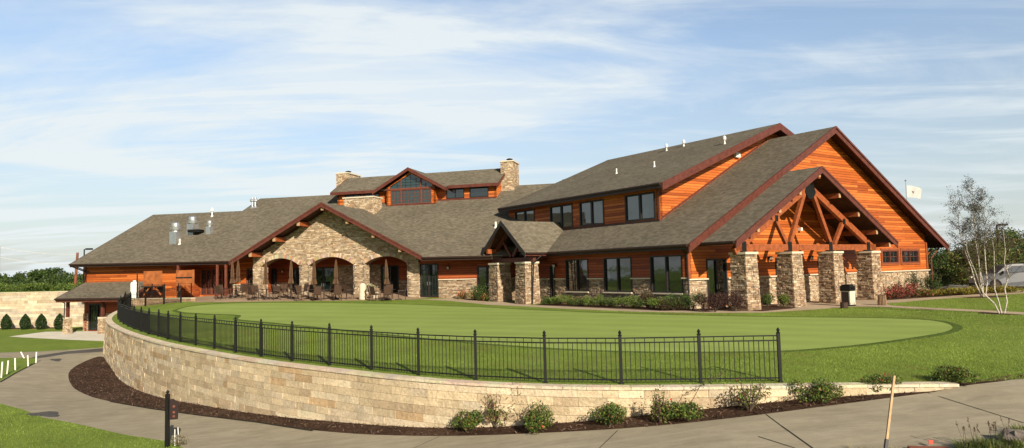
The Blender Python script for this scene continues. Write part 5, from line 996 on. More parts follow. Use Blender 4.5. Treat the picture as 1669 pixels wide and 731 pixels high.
# birches
def birch(p, label, stems, leafn, leafrng):
    p = np.asarray(p, float); t = thing('birch_tree', label, 'tree', p, 'birches in round mulch beds'); tw = []
    for (dx, dy, h, lean) in stems:
        b = p + V3(dx * .12, dy * .12, -.05); pts = [b]; top = p + V3(dx * lean, dy * lean, h); m_ = 7
        for i in range(1, m_ + 1): f = i / m_; pts.append(b + (top - b) * f + V3(RNG.normal(0, .05), RNG.normal(0, .05), 0) * (i < m_) + V3(dx, dy, 0) * .25 * math.sin(f * math.pi))
        st = MB(); r0 = .042 if leafn > 1000 else .034
        for i in range(m_): st.tube(pts[i], pts[i + 1], r0 * (1 - i / m_ * .8), r0 * (1 - (i + 1) / m_ * .8), 8, False)
        st.build('trunk', 'birch_bark', t); br = MB()
        for _ in range(30):
            f = RNG.uniform(.34, 1); i = min(int(f * m_), m_ - 1); s_ = pts[i] + (pts[i + 1] - pts[i]) * (f * m_ - i); a = RNG.uniform(0, 6.28); L = (1.15 - f) * h * .26 + .22; e = s_ + V3(math.cos(a) * L * .62, math.sin(a) * L * .62, L * RNG.uniform(.45, .9)); br.tube(s_, e, .011, .004, 4, False)
            for _ in range(4): g = RNG.uniform(.3, 1); s2 = s_ + (e - s_) * g; e2 = s2 + RNG.normal(0, .2, 3) + V3(0, 0, .05); br.tube(s2, e2, .005, .002, 3, False); tw += [s2 + (e2 - s2) * k for k in np.linspace(.3, 1, 5)]
        br.build('branch', 'bark', t)
    tw = np.array(tw); k = RNG.integers(0, len(tw), leafn); P = tw[k] + RNG.normal(0, .09, (leafn, 3)); P = P[P[:, 2] > p[2] + leafrng]
    leaves('crown', P, .062, [(.05, .055, .035), (.08, .085, .05), (.04, .05, .03), (.12, .10, .06)], t, .6, .4); return t
birch(FB, 'tall three stemmed white birch with a sparse crown in the far mulch ring', [(-1, .2, 6.0, 1.15), (-.1, .5, 6.8, .55), (.45, -.2, 6.4, .4), (-.5, -.5, 5.2, 1.7)], 11000, 1.4)
birch(NB, 'shorter forked white birch nearly bare of leaves in the near mulch ring', [(-1, .1, 3.3, 1.3), (-.15, .3, 3.8, .7), (.5, -.1, 3.9, .45)], 400, .9)

# a belt of woodland on the far side of the cart path, behind the viewer: it shows in the window panes
cs = []
for i in range(70): a = R(150 + i * 2.6 - 30); d_ = 75 + 18 * math.sin(i * 1.7); h_ = 5 + 3.5 * math.sin(i * .9) + RNG.uniform(0, 2.5); cs += [(d_ * math.sin(a), d_ * math.cos(a), h_ * f - 2, 2.6) for f in (.2, .45, .7, .95)]
wb = crown('woodland', cs, 9000, 1.1, T1, None); wb['kind'] = 'stuff'; wb['label'] = 'belt of woodland across the path'
# ================================================================== LAWN GRASS: blades as real geometry
def blades(name, polys, excl, n, h, box, cols, wd=.012, zf=zupper, extra=None):
    x = RNG.uniform(box[0], box[1], n * 3); y = RNG.uniform(box[2], box[3], n * 3); q = np.c_[x, y]; k = np.zeros(len(q), bool)
    for P in polys: k |= inpoly(q, P)
    for P in excl: k &= ~inpoly(q, P)
    q = q[k]
    if extra is not None: q = q[extra(q)]
    q = q[:n]; n = len(q); z = zf(q); a = RNG.uniform(0, 6.28, n); hh = h * RNG.uniform(.55, 1.3, n); lean = RNG.normal(0, .35, (n, 2)) * hh[:, None]; w_ = wd * RNG.uniform(.7, 1.4, n)
    b = np.c_[q, z - .005]; s_ = np.c_[np.cos(a), np.sin(a), np.zeros(n)] * w_[:, None] / 2; tip = b + np.c_[lean, hh]
    pt = sum(np.sin(q @ np.array(v) + ph) for v, ph in (((.9, .5), 0), ((-.35, 1.1), 2), ((2.1, -1.3), 1), ((.23, .31), 4), ((3.4, 2.9), 3))) / 5; c = np.array(cols)[RNG.integers(0, len(cols), n)] * RNG.uniform(.8, 1.2, (n, 1)) * (1 + .38 * pt[:, None]); dry = (pt < -.42)[:, None]; c = np.where(dry, c * np.array([1.25, .95, 1.3]), c); o = quads_np(name, np.stack([b - s_, b + s_, tip], 1), 'blade', None, np.clip(c, 0, 1), 3); o['kind'] = 'stuff'; o['label'] = 'short green turf grass blades'; return o
GB = [(.20, .275, .045), (.22, .30, .05), (.17, .25, .036), (.25, .33, .065)]
lawnex = [COLLAR1, WALK, PATIO, BED1, BED0, BED2, MND1, MND2]
blades('grass', [UPPER], lawnex, 90000, .036, (-22, 14, 15.5, 34), GB, .014)
blades('grass', [UPPER], lawnex, 60000, .045, (4, 36, 16, 42), GB, .018)
ring = [COLLAR1]; blades('grass', ring, [GREEN, PATIO], 20000, .045, (-32, 24, 17, 52), [(.07, .11, .02), (.10, .15, .03)], .016)
blades('grass', [LOWER], [PATH, PAD, bedlow, PATCH1, PATCH2, [tuple(p) for p in wl] + [tuple(p) for p in INNER[::-1]]], 80000, .04, (-24, -3.5, 8, 34), GB, .014, zlower, lambda q: (q[:, 1] < 30) & (q[:, 0] < -2) & ~inpoly(q, UPPER))
# loose bark chips in the mulch border
mp = [tuple(p) for p in wl[:60]] + [tuple(p) for p in INNER[::-1]]
n = 26000; q = np.c_[RNG.uniform(-25, 14, n * 4), RNG.uniform(12, 42, n * 4)]; q = q[inpoly(q, [tuple(p) for p in wl] + [tuple(p) for p in INNER[::-1]])][:n]; n = len(q)
z = zlower(q) + RNG.uniform(.0, .035, n); d = RNG.normal(size=(n, 3)) * np.array([1, 1, .35]); d /= np.linalg.norm(d, axis=1)[:, None]; e = np.cross(d, RNG.normal(size=(n, 3)) * .3 + np.array([0, 0, 1.])); e /= np.linalg.norm(e, axis=1)[:, None]; L_ = RNG.uniform(.02, .07, (n, 1)); W_ = RNG.uniform(.006, .016, (n, 1)); b = np.c_[q, z]
c = np.array([(.06, .033, .021), (.10, .055, .036), (.16, .10, .07), (.035, .02, .014), (.20, .13, .09)])[RNG.integers(0, 5, n)]
o = quads_np('bark_mulch', np.stack([b - d * L_ - e * W_, b + d * L_ - e * W_, b + d * L_ + e * W_, b - d * L_ + e * W_], 1), 'leaf', None, c); o['kind'] = 'stuff'; o['label'] = 'loose dark bark chips in the border below the wall'

# ================================================================== PATIO FURNITURE
def make_chair():
    t = thing('patio_chair', 'x', 'chair', (0, 0, 0), 'brown patio chairs around the tables'); c = lambda mb, p, q, r_=.016: mb.tube(p, q, r_, n=6)
    for sx in (-1, 1):
        m_ = MB(); c(m_, (sx * .27, -.24, 0), (sx * .27, -.22, .64)); m_.build('leg', 'chair_frame', t); m_ = MB(); c(m_, (sx * .26, .27, 0), (sx * .24, .20, .44)); m_.build('leg', 'chair_frame', t)
        m_ = MB(); m_.beam((sx * .28, -.26, .65), (sx * .27, .26, .66), .05, .025); m_.build('armrest', 'chair_frame', t)
    m_ = MB(); m_.beam((0, -.25, .44), (0, .22, .42), .50, .03); m_.build('seat', 'chair_sling', t)
    m_ = MB(); [c(m_, (sx * .24, .20, .42), (sx * .24, .34, 1.02), .018) for sx in (-1, 1)]; c(m_, (-.24, .34, 1.02), (.24, .34, 1.02), .018); b = m_.build('backrest', 'chair_frame', t)
    m_ = MB(); m_.beam((0, .215, .46), (0, .335, .99), .45, .014, (0, -1, 0)); m_.build('sling', 'chair_sling', b); return t
def make_table():
    t = thing('patio_table', 'x', 'table', (0, 0, 0), 'round patio tables'); m_ = MB(); m_.lathe((0, 0, .70), [(.58, 0), (.60, .02), (.58, .035)], 24); m_.build('tabletop', 'bronze_table', t)
    m_ = MB(); m_.tube((0, 0, .05), (0, 0, .70), .04, n=8); m_.lathe((0, 0, 0), [(.27, 0), (.25, .05), (.06, .08)], 14); m_.build('pedestal', 'bronze_table', t)
    for a in range(3): m_ = MB(); x, y = math.cos(a * 2.09), math.sin(a * 2.09); m_.tube((x * .05, y * .05, .42), (x * .42, y * .42, .01), .016, n=6); m_.build('leg', 'bronze_table', t)
    return t
def make_umbrella():
    t = thing('patio_umbrella', 'x', 'umbrella', (0, 0, 0), 'closed brown umbrellas standing in the tables'); m_ = MB(); m_.tube((0, 0, .03), (0, 0, 2.78), .022, n=8); m_.build('pole', 'chair_frame', t); m_ = MB(); m_.lathe((0, 0, 2.76), [(.03, 0), (.035, .05), (.008, .10)], 8); m_.build('finial', 'chair_frame', t)
    m_ = MB(); n = 16; pr = [(.03, 2.78), (.06, 2.60), (.09, 2.2), (.11, 1.8), (.10, 1.55), (.14, 1.3), (.175, 1.12), (.14, 1.08)]; o = []
    for r_, z in pr: o += [(r_ * (1 + .28 * (-1) ** i) * math.cos(2 * math.pi * i / n), r_ * (1 + .28 * (-1) ** i) * math.sin(2 * math.pi * i / n), z) for i in range(n)]
    m_.add(o, [(k * n + i, k * n + (i + 1) % n, (k + 1) * n + (i + 1) % n, (k + 1) * n + i) for k in range(len(pr) - 1) for i in range(n)]); m_.build('canopy', 'umbrella_cloth', t)
    m_ = MB(); m_.lathe((0, 0, 1.5), [(.135, 0), (.14, .04)], 12); m_.build('tie_strap', 'chair_frame', t); m_ = MB(); m_.lathe((0, 0, 0), [(.24, 0), (.24, .05), (.05, .09), (.04, .3)], 14); m_.build('base', 'bronze_table', t); return t
c0, t0, u0 = make_chair(), make_table(), make_umbrella(); used = {}
def place(o, lab, loc, rz_=0, sc=1, tilt=0):
    k = o.name.split('.')[0]; c = o if k not in used else copy_tree(o); used[k] = 1; c.location = tuple(float(q) for q in loc); c.rotation_euler = (tilt, 0, rz_); c['label'] = lab; return c
def on_patio(px, n, z=None): P = on_plane(px, 470, Cc(0, n, 0), AC); P[2] = float(zupper(P[:2])[0]) + .01; return P
TB = [(379, -1.6, 'by the porch posts', 4), (434, -2.6, 'before the left arch', 4), (474, -2.2, 'before the left inner pier', 4), (512, -2.9, 'before the middle arch, left half', 4), (547, -2.5, 'before the middle arch, right half', 4), (631, -2.4, 'before the right arch', 5)]
cw = ['front', 'left', 'rear', 'right', 'extra rear']
for i, (px, n, ds, nc_) in enumerate(TB):
    P = on_patio(px, n); place(t0, 'dark round patio table ' + ds, P, i * .7)
    place(u0, 'closed brown umbrella in the table ' + ds, P + UP * .012, i * 1.1, tilt=R([1, -1.5, .6, 0, -1, 1.4][i]))
    for k in range(nc_):
        a = R([205, 110, 20, -65, 160][k]) + i * .23 + random.uniform(-.15, .15); rr = [1.02, .98, 1.0, 1.0, 1.05][k]; q = P + V3(math.sin(a) * rr, math.cos(a) * rr, 0); q[2] = float(zupper(q[:2])[0]) + .01
        place(c0, '%s chair of the dark round table %s' % (cw[k], ds), q, -a)
P = on_patio(388, -.2); place(u0, 'closed brown umbrella right of the leftmost umbrella beside the porch post', P, .4)
for px, n, a, lb in ((356, -1.2, 2.0, 'brown patio chair standing alone left of the leftmost table'), (411, -2.9, 3.3, 'brown patio chair alone in front of the arcade left pier'), (565, -2.0, 2.6, 'brown patio chair alone near the white bollard')): place(c0, lb, on_patio(px, n), a)
P = on_patio(591, -2.3); b = thing('bollard', 'short pale round topped stone bollard right of the middle arch tables', 'bollard', P); m_ = MB(); m_.lathe(P, [(.24, 0), (.25, .05), (.245, .95), (.20, 1.08), (.10, 1.15), (.02, 1.17)], 20); m_.build('shaft', 'cap_stone', b)
P = on_patio(603, -1.2); b = thing('stone_bench', 'pale stone bench with a planted bowl left of the right arch tables', 'bench', P)
m_ = MB(); m_.box(P + UP * .42, dC * .62, nC * .22, UP * .05); m_.build('seat', 'cap_stone', b)
for s_ in (-1, 1): m_ = MB(); m_.box(P + UP * .19 + dC * s_ * .45, dC * .08, nC * .18, UP * .19); m_.build('leg', 'cap_stone', b)
P2 = P + UP * .47; b = thing('planter_bowl', 'pale bowl of cream flowers standing on the stone bench', 'planter', P2); m_ = MB(); m_.lathe(P2, [(.14, 0), (.20, .08), (.34, .26), (.36, .30), (.30, .30)], 18); m_.build('bowl', 'cap_stone', b); q = RNG.normal(0, 1, (420, 3)) * np.array([.24, .2, .10]) + P2 + UP * .38; leaves('blossom', q, .07, [(.60, .56, .40), (.20, .22, .08), (.5, .46, .3)], b, .9)
# tall wooden screens and the white tank at the left end of the patio
for px, n, wdt, cross, lb in ((249, -1.4, 1.75, False, 'left wooden screen, one plain board panel raised on braced legs'), (301, -1.2, 1.6, True, 'right wooden screen with a dark rail across its panel and diagonal braces')):
    P = on_patio(px, n); P[2] = .74; b = thing('wooden_screen', lb, 'wooden screen', P, 'wooden screens at the left end of the patio'); z0, z1 = P[2] + .98, P[2] + 2.15
    m_ = MB(); m_.box(P + UP * 1.56, dC * wdt / 2, nC * .03, UP * .60); m_.build('panel', 'panel_wood', b)
    for s_ in (-1, 1):
        m_ = MB(); m_.beam(P + dC * s_ * (wdt / 2 + .05), P + dC * s_ * (wdt / 2 + .05) + UP * 2.2, .11, .11); m_.build('leg', 'raw_wood' if not cross else 'panel_wood', b); m_ = MB(); m_.beam(P + dC * s_ * (wdt / 2 - .05) - nC * .03 + UP * .25, P + dC * s_ * .2 - nC * .03 + UP * .95, .09, .09); m_.build('brace', 'panel_wood', b)
    if cross: m_ = MB(); m_.box(P + UP * 1.58 - nC * .045, dC * wdt / 2, nC * .02, UP * .05); m_.build('rail', 'frame_dark', b); m_ = MB(); m_.box(P - dC * (wdt / 2 + .05) + UP * 1.56 - nC * .06, dC * .09, nC * .02, UP * .62); m_.build('side_board', 'panel_wood', b)
    else: m_ = MB(); m_.box(P + UP * .93, dC * wdt / 2, nC * .25, UP * .05); m_.build('shelf', 'frame_dark', b)
P = on_plane(219, 485, Cc(0, -1.2, 0), AC); P[2] = .76; P = P; b = thing('white_tank', 'upright white cylindrical tank left of the wooden screens', 'tank', P); m_ = MB(); m_.lathe(P, [(.26, 0), (.30, .06), (.30, 1.15), (.24, 1.28), (.12, 1.33), (.12, 1.42), (.05, 1.44)], 20); m_.build('cylinder', 'white_paint', b, smooth=False); m_ = MB(); m_.lathe(P + UP * -.02, [(.33, 0), (.33, .05)], 16); m_.build('base_ring', 'steel_black', b)
for c_, n_ in ((31.3, -1.7), (29.6, -1.6), (27.6, -1.6)): 
    pass
deck = thing('deck_rail', 'dark open metal rail posts along the patio edge behind the block edging', 'railing', Cc(30, -1.5, .74))
for c_ in (31.35, 29.9, 28.7, 27.4, 26.2): m_ = MB(); p = Cc(c_, -1.55, .74); m_.beam(p, p + UP * (1.95 if c_ > 31 else 1.15), .06, .06, (1, 0, 0)); m_.build('post', 'steel_black', deck)
for h_ in (.55, 1.1): m_ = MB(); m_.beam(Cc(31.35, -1.55, .74 + h_), Cc(26.2, -1.55, .74 + h_), .02, .02); m_.build('rail', 'steel_black', deck)
for px, n_, lb in ((240, -.6, 'brown patio chair under the left wooden screen'), (262, -.4, 'brown patio chair right of the left wooden screen legs')): q = on_patio(px, n_); q[2] = .76; place(c0, lb, q, 2.4 + px)
# litter bin, small bin and lantern by the entrance
P = up(1383, 499); P[2] += .01; b = thing('litter_bin', 'litter bin with black hooded top and cream front between the last two entrance pillars', 'litter bin', P)
m_ = MB(); m_.box(P + UP * .42, dB * .26, dA * .26, UP * .40); m_.build('body', 'cream_bin', b); m_ = MB(); m_.box(P + UP * .95, dB * .28, dA * .28, UP * .14); m_.box(P + UP * 1.12, dB * .22, dA * .22, UP * .04); m_.build('hood', 'steel_black', b); m_ = MB(); m_.box(P - dA * .285 + UP * .95, dB * .15, dA * .01, UP * .06); m_.build('opening', 'dark_interior', b); m_ = MB(); m_.box(P + UP * .03, dB * .27, dA * .27, UP * .03); m_.build('base', 'steel_black', b)
m_ = MB(); m_.box(P - dB * .27 + UP * .42, dB * .012, dA * .2, UP * .34); m_.build('side_panel', 'frame_dark', b)
P = up(1438, 497.5); b = thing('waste_basket', 'small brown slatted basket in front of the last entrance pillar', 'basket', P); m_ = MB(); m_.lathe(P, [(.19, 0), (.22, .03), (.18, .50), (.20, .54)], 14); m_.build('liner', 'chair_frame', b)
m_ = MB(); [m_.tube(P + V3(math.cos(a) * .225, math.sin(a) * .225, .02), P + V3(math.cos(a) * .19, math.sin(a) * .19, .53), .012, n=5) for a in np.linspace(0, 6.28, 19)[:-1]]; m_.build('slats', 'timber_end', b)
P = up(1376, 503.0); b = thing('wire_basket', 'low dark wire basket at the left foot of the litter bin', 'basket', P); m_ = MB(); m_.lathe(P, [(.17, 0), (.19, .03), (.19, .30), (.20, .32)], 12); m_.build('body', 'chair_frame', b)
# ================================================================== SIGN POST, STAKES, BITS IN THE FOREGROUND
P = lo(272.5, 729); b = thing('sign_post', 'black square sign post with ball finial and small dark plate at the lawn corner', 'sign post', P); hh = 1.42
m_ = MB(); m_.beam(P - UP * .2, P + UP * hh, .095, .095, (1, 0, 0)); m_.build('post', 'steel_black', b); m_ = MB(); m_.lathe(P + UP * hh, [(.06, 0), (.06, .02), (.02, .03), (.045, .06), (.04, .10), (.005, .125)], 10); m_.build('finial', 'steel_black', b)
m_ = MB(); sx = V3(.95, .3, 0) / np.linalg.norm((.95, .3)); sy = V3(-sx[1], sx[0], 0); c_ = P + UP * 1.03 + sx * .13
m_.slab([c_ + sx * a + UP * z for a, z in ((-.09, -.30), (.13, -.30), (.15, .10), (.09, .20), (.02, .26), (-.09, .26))], .03, dirn=sy); pl_ = m_.build('plate', 'sign_plate', b)
for z_ in (.06, -.10, -.21): m_ = MB(); m_.lathe((0, 0, 0), [(.035, 0), (.035, .006)], 10); m_.v = [tuple(c_ + sx * (.03 + x * 1.0) + UP * (z_ + y) - sy * (.004 + z)) for x, y, z in m_.v]; m_.build('emblem', 'frame_brown', pl_)
stl = ['leftmost of the short white stakes at the path edge', 'second short white stake from the left photo edge', 'third short white stake from the left photo edge', 'short white stake left of the last upright one', 'last upright white stake, at the corner of the grass', 'leaning white stake behind the last two upright ones']
for i, (x, y0, y1, dx) in enumerate([(2, 616, 590, 2), (11.5, 610, 588, 2), (25, 603.5, 584, -.5), (46, 597.5, 579.5, -.8), (58.5, 592, 574, 1), (40, 584, 574, -6)]):
    P = lo(x, y0); dep = P[1]; q = at_depth(x + dx, y1, dep); m_ = MB(); m_.tube(P - UP * .05, q, .035, n=8); b = m_.build('white_stake', 'white_paint'); tag(b, stl[i], 'stake', 'short white stakes in the grass')
for i, (x, y0, y1, dx, lb) in enumerate([(285, 727, 700, 0, 'thin white marker rod left of the pair beside the sign post'), (291.5, 722, 697, -1.5, 'thin white marker rod right of the pair beside the sign post')]):
    P = lo(x, y0); q = at_depth(x + dx, y1, P[1]); m_ = MB(); m_.tube(P - UP * .05, q, .012, n=6); tag(m_.build('marker_rod', 'white_paint'), lb, 'marker', 'thin white rods by the sign post')
P = lo(291, 726); b = thing('weed_tuft', 'brown and green weed tuft at the foot of the sign post', 'plant', P); q = RNG.normal(0, 1, (220, 3)) * np.array([.12, .1, .10]) + P + UP * .10; q[:, 2] = np.maximum(q[:, 2], P[2]); leaves('foliage', q, .09, OLV + [(.15, .08, .05)], b, .2); 
P = at_depth(1443.5, 731, 9.6); q = at_depth(1457.5, 613, 9.9); b = thing('wooden_stake', 'tall leaning pale wooden stake with a dark lower end', 'stake', P - UP * .9); m_ = MB(); d_ = q - P; m_.beam(P + d_ * .12, q, .034, .028, (1, 0, 0)); m_.build('shaft', 'raw_wood', b); m_ = MB(); m_.beam(P - d_ * .75, P + d_ * .12, .046, .038, (1, 0, 0)); m_.build('lower_end', 'steel_black', b)
# low planted bank in the bottom right corner
bank_c = at_depth(1640, 735, 8.6); zb = float(zlower(bank_c[:2])[0])
m_ = MB(); gx, gy = 26, 14; vs = []
for j in range(gy):
    for i in range(gx): x = 3.2 + 9.5 * i / (gx - 1); y = 2.0 + 6.55 * j / (gy - 1); edge = min(1, (gy - 1 - j) / 3) * min(1, (i + .0) / 5) ** .6; vs.append((x, y, -2.2 + (1.75 + .04 * x) * edge + RNG.normal(0, .03)))
m_.add(vs, [(j * gx + i, j * gx + i + 1, (j + 1) * gx + i + 1, (j + 1) * gx + i) for j in range(gy - 1) for i in range(gx - 1)]); bank = m_.build('planting_bank', 'mulch', smooth=True); bank['kind'] = 'structure'
bv = np.array(vs).reshape(gy, gx, 3)
def zbank(x, y): i = int(np.clip((x - 3.2) / 9.5 * (gx - 1), 0, gx - 1)); j = int(np.clip((y - 2) / 6.55 * (gy - 1), 0, gy - 1)); return float(bv[j, i, 2])
def fore(px, py): 
    d = ray(px, py); 
    for k in np.linspace(3, 30, 600):
        p = CP + d * k
        if 3.2 < p[0] < 12.7 and 2 < p[1] < 8.55 and p[2] <= zbank(p[0], p[1]): return p
        if p[2] < float(zlower(p[:2])[0]): return p
    return p
def gclump(label, px, py, n, h, cols, w_=.014, spread=.22, heads=0, grp='grass clumps in the foreground corner'):
    P = fore(px, py); t = thing('grass_clump', label, 'grass clump', P, grp); a = RNG.uniform(0, 6.28, n); r_ = RNG.uniform(0, 1, n) ** .5 * spread; b = P + np.c_[np.cos(a) * r_, np.sin(a) * r_, np.full(n, -.03)]; hh = h * RNG.uniform(.5, 1.15, n); ln = RNG.uniform(.15, .75, n); dr_ = np.c_[np.cos(a + RNG.normal(0, .5, n)), np.sin(a + RNG.normal(0, .5, n)), np.zeros(n)]; m1 = b + dr_ * (ln * hh * .3)[:, None] + UP * (hh * .6)[:, None]; tp = b + dr_ * (ln * hh)[:, None] + UP * (hh * (1 - ln * .35))[:, None]
    s_ = np.c_[-np.sin(a), np.cos(a), np.zeros(n)] * w_ / 2; c = np.array(cols)[RNG.integers(0, len(cols), n)] * RNG.uniform(.7, 1.3, (n, 1))
    quads_np('blades', np.concatenate([np.stack([b - s_, b + s_, m1 + s_ * .8, m1 - s_ * .8], 1), np.stack([m1 - s_ * .8, m1 + s_ * .8, tp + s_ * .1, tp - s_ * .1], 1)]), 'blade', t, np.clip(np.concatenate([c, c]), 0, 1))
    if heads:
        m_ = MB(); hp = []
        for _ in range(heads): a_ = RNG.uniform(0, 6.28); q = P + V3(math.cos(a_) * spread * .6, math.sin(a_) * spread * .6, 0); e = q + V3(RNG.normal(0, .10), RNG.normal(0, .10), h * RNG.uniform(1.5, 2.6)); m_.tube(q, e, .003, .002, 3); hp += [e - (e - q) * k + RNG.normal(0, .008, 3) for k in RNG.uniform(0, .16, 26)]
        m_.build('stalks', 'blade', t); leaves('seed_foliage', np.array(hp), .022, [(.10, .07, .04), (.16, .11, .06)], t, .5)
    return t
FG_C = [(.10, .15, .03), (.15, .19, .05), (.07, .10, .02), (.22, .21, .09)]
for i, (x, y, h_, hd, lb) in enumerate([(1580, 738, .24, 7, 'grass clump with tall seed heads, leftmost in the bottom right corner'), (1606, 736, .26, 6, 'thick green grass clump left of the dark rock'), (1632, 737, .22, 5, 'yellow green grass clump in front of the rock'), (1655, 728, .26, 4, 'grass clump partly covering the dark rock'), (1668, 712, .24, 3, 'grass clump at the right photo edge above the rock')]): gclump(lb, x, y, 420, h_, FG_C, heads=hd)
gclump('thin dry grass tuft left of the wooden stake', 1405, 737, 60, .16, [(.30, .26, .14), (.20, .20, .08)], spread=.25, grp='dry tufts at the bottom edge')
gclump('thin dry grass tuft right of the wooden stake foot', 1470, 740, 60, .16, [(.30, .26, .14), (.20, .20, .08)], spread=.22, grp='dry tufts at the bottom edge')
def rock(label, px, py, s, grp='rocks in the foreground corner'):
    P = fore(px, py); m_ = MB(); n, k = 9, 6; vs = []
    for j in range(k + 1):
        for i in range(n): th = math.pi * j / k; ph = 2 * math.pi * i / n; rr = 1 + RNG.normal(0, .10); vs.append(P + V3(math.sin(th) * math.cos(ph) * s[0] * rr, math.sin(th) * math.sin(ph) * s[1] * rr, math.cos(th) * s[2] * rr + s[2] * .5))
    m_.add(vs, [(j * n + i, j * n + (i + 1) % n, (j + 1) * n + (i + 1) % n, (j + 1) * n + i) for j in range(k) for i in range(n)]); return tag(m_.build('rock', 'rock'), label, 'rock', grp)
rock('large dark flat topped rock in the bottom right corner', 1655, 722, (.30, .25, .15)); rock('small brown rock between the grass clumps', 1628, 736, (.11, .10, .07)); rock('small stone at the left end of the foreground grass', 1572, 735, (.10, .09, .06))
P = fore(1515, 735); m_ = MB(); m_.box(P + UP * .02, V3(.32, -.06, 0), V3(.02, .10, 0), UP * .035); tag(m_.build('brick_edging', 'brick_red'), 'dark red brick edging at the bottom of the photo', 'edging')
P = fore(1519, 729); m_ = MB(); m_.slab([P + V3(-.05, 0, .05), P + V3(.02, 0, .05), P + V3(.03, .01, .12), P + V3(-.045, .01, .12)], .01, dirn=(0, 1, 0)); tag(m_.build('red_tag', 'red_plastic'), 'small bright red tag on the brick edging', 'tag')
# ================================================================== LAMP POSTS, POLES, FLAG, CARS
def lamppost(p, h, arm, lab):
    p = np.asarray(p, float); t = thing('lamp_post', lab, 'lamp post', p, 'dark box head lamp posts'); m_ = MB(); m_.tube(p - UP * .3, p + UP * h, .09, .07, 8); m_.build('pole', 'steel_black', t); m_ = MB(); m_.beam(p + UP * h, p + UP * h + V3(arm * .3, 0, 0), .06, .06); m_.box(p + UP * (h + .02) + V3(arm * .55, 0, 0), V3(.32, 0, 0), V3(0, .2, 0), UP * .09); m_.build('lamp_head', 'steel_black', t)
P = at_depth(1631, 460, 60); P[2] = .3; lamppost(P, 4.85, 1, 'dark lamp post with a box head rising behind the right hand trees'); P = at_depth(136.5, 460, 78); P[2] = 1.2; lamppost(P, 4.6, 1, 'dark lamp post with a box head behind the left eave corner')
P = at_depth(122, 470, 74); P[2] = 1.2; q = at_depth(126.5, 412, 74); b = thing('utility_pole', 'rust coloured pole beside the left eave corner', 'utility pole', P, 'rust coloured poles carrying wires'); m_ = MB(); m_.tube(P, q, .16, .12, 8); m_.build('shaft', 'rust_pole', b)
q2 = at_depth(-2, 402, 74); P2 = q2.copy(); P2[2] = 1.0; b = thing('utility_pole', 'rust coloured pole cut by the left photo edge', 'utility pole', P2, 'rust coloured poles carrying wires'); m_ = MB(); m_.tube(P2, q2, .16, .12, 8); m_.build('shaft', 'rust_pole', b)
for (a_, b_), lb in ((((0, 403.5), (126, 415)), 'upper pale overhead wire on the left'), (((0, 420), (125, 431)), 'lower pale overhead wire on the left')):
    p_, q_ = at_depth(*a_, 74), at_depth(*b_, 74); m_ = MB(); prev = p_
    for k in range(1, 9): f = k / 8; c_ = p_ + (q_ - p_) * f - UP * .25 * math.sin(math.pi * f); m_.tube(prev, c_, .022, n=5, cap=False); prev = c_
    tag(m_.build('overhead_wire', 'wire_white'), lb, 'wire', 'overhead wires')
P = at_depth(1483, 420, 62); P[2] = .3; tp = at_depth(1476, 296, 62); b = thing('flagpole', 'slim flagpole rising behind the right roof slope', 'flagpole', P); m_ = MB(); m_.tube(P, tp, .06, .035, 8); m_.build('pole', 'galvanised', b); m_ = MB(); m_.lathe(tp, [(.05, 0), (.09, .07), (.05, .14), (.01, .16)], 8); m_.build('ball', 'galvanised', b)
fl = MB(); nx_, nz_ = 14, 8; a0 = at_depth(1477.5, 303, 62); right = V3(1, 0, 0); vs = []
for j in range(nz_ + 1):
    for i in range(nx_ + 1): u_, v_ = i / nx_, j / nz_; vs.append(a0 + right * (1.42 * u_ * (1 - .12 * v_)) - UP * (1.0 * v_ + .28 * u_ ** 1.3) + V3(0, .16 * math.sin(7 * u_ + 2 * v_) * u_, .05 * math.sin(5 * u_ + 4 * v_)))
fl.add(vs, [(j * (nx_ + 1) + i, j * (nx_ + 1) + i + 1, (j + 1) * (nx_ + 1) + i + 1, (j + 1) * (nx_ + 1) + i) for j in range(nz_) for i in range(nx_)]); fo = fl.build('flag', 'flag_cloth'); tag(fo, 'white flag with a small dark mark blowing from the flagpole', 'flag'); fo.modifiers.new('thick', 'SOLIDIFY').thickness = .015
em = MB(); i0 = 6; m0 = vs[3 * (nx_ + 1) + 6]; em.slab([m0 + V3(-.12, -.03, -.02), m0 + V3(.12, -.03, -.08), m0 + V3(.08, -.03, -.30), m0 + V3(-.06, -.03, -.28)], .05, dirn=(0, 1, 0)); em.build('emblem', 'leafdark' if 'leafdark' in MT else 'rust_pole', fo)
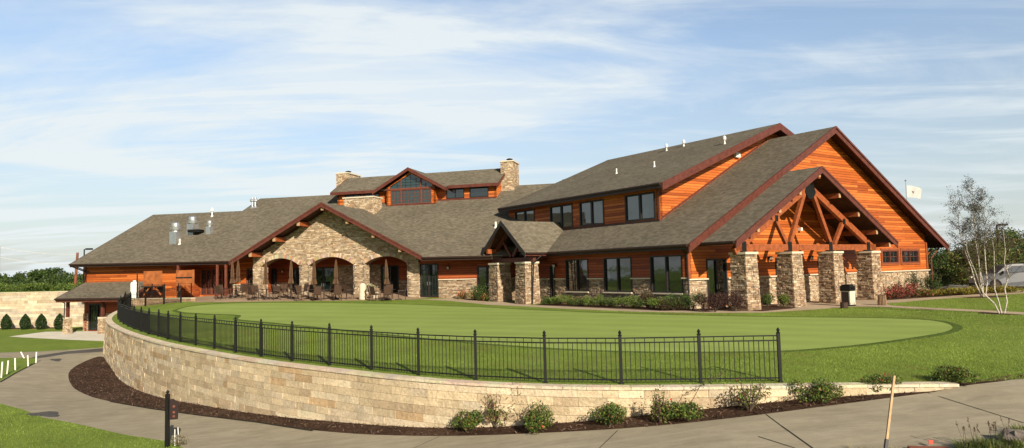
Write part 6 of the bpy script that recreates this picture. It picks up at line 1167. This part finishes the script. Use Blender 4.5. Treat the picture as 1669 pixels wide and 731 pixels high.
def car(p, az_, lab, paint, suv=True, pickup=False):
    p = np.asarray(p, float); t = thing('parked_car', lab, 'car', p, 'parked cars'); fx = V3(math.sin(az_), math.cos(az_), 0); sx_ = V3(fx[1], -fx[0], 0); L, W = 4.7, 1.85
    prof = [(-2.3, .42), (-2.36, .75), (-2.28, 1.02), (-2.15, 1.12), (-1.95, 1.62), (-1.6, 1.72), (.35, 1.70), (.75, 1.60), (1.3, 1.12), (2.1, .98), (2.32, .78), (2.34, .45), (2.2, .32), (-2.15, .32)]
    if pickup: prof = [(-2.6, .45), (-2.62, 1.05), (-.75, 1.08), (-.70, 1.70), (-.4, 1.80), (.6, 1.78), (1.15, 1.14), (2.2, 1.05), (2.45, .85), (2.45, .5), (2.2, .38), (-2.4, .38)]
    lo_ = [q for q in prof]; m_ = MB(); n = len(prof)
    ins_ = lambda z: W / 2 - max(0, z - 1.0) * .22
    Lf = [p + fx * a + UP * z - sx_ * ins_(z) for a, z in prof]; Rt = [p + fx * a + UP * z + sx_ * ins_(z) for a, z in prof]
    m_.add(Lf + Rt, [tuple(range(n)), tuple(range(2 * n - 1, n - 1, -1))] + [((i + 1) % n, i, n + i, n + (i + 1) % n) for i in range(n)]); m_.build('body', paint, t)
    wn = [(-1.85, 1.18), (-1.68, 1.58), (-.55, 1.60), (-.5, 1.18)], [(-.42, 1.18), (-.47, 1.60), (.35, 1.58), (1.0, 1.16)]
    if pickup: wn = [(-.6, 1.2), (-.55, 1.65), (.1, 1.68), (.1, 1.2)], [(.18, 1.2), (.18, 1.68), (.5, 1.66), (.95, 1.18)]
    for s_ in (-1, 1):
        for q in wn: g = MB(); g.slab([p + fx * a + UP * z + sx_ * s_ * (ins_(z) + .012) for a, z in q], .02, dirn=-sx_ * s_); g.build('side_window', 'window_glass', t)
        for a in (-1.45, 1.45):
            c_ = p + fx * a + UP * .36 + sx_ * s_ * (W / 2 - .14); g = MB(); g.tube(c_ - sx_ * s_ * .1, c_ + sx_ * s_ * .16, .36, n=20); wq = g.build('wheel', 'rubber', t); g = MB(); g.tube(c_ + sx_ * s_ * .12, c_ + sx_ * s_ * .175, .22, n=14); g.build('rim', 'bronze_table', wq)
        g = MB(); g.box(p + fx * 2.28 + UP * .82 + sx_ * s_ * .68, fx * .05, sx_ * .18, UP * .08); g.build('headlight', 'vent_white', t); g = MB(); g.box(p - fx * 2.3 + UP * .95 + sx_ * s_ * .75, fx * .05, sx_ * .1, UP * .16); g.build('tail_light', 'red_plastic', t); g = MB(); g.box(p + fx * .95 + UP * 1.18 + sx_ * s_ * 1.0, fx * .06, sx_ * .12, UP * .08); g.build('mirror', paint, t)
    return t
P = at_depth(1652, 466, 47); P[2] = float(zupper(P[:2])[0]); car(P, R(-78), 'silver four door car parked behind the birch stems at the right photo edge', 'car_silver')
P = at_depth(1560, 462, 62); P[2] = float(zupper(P[:2])[0]); car(P, R(-80), 'dark car parked far off left of the birch clump', 'car_dark')
P = at_depth(1612, 455, 66); P[2] = float(zupper(P[:2])[0]); car(P, R(-80), 'dark pickup parked between the two birches', 'car_dark', False, True)
k0, k1 = up(1530, 470.2), up(1700, 470.2); m_ = MB(); m_.beam(k0 + UP * .06, k1 + UP * .06, .18, .13); o = m_.build('kerb', 'white_paint'); o['kind'] = 'structure'
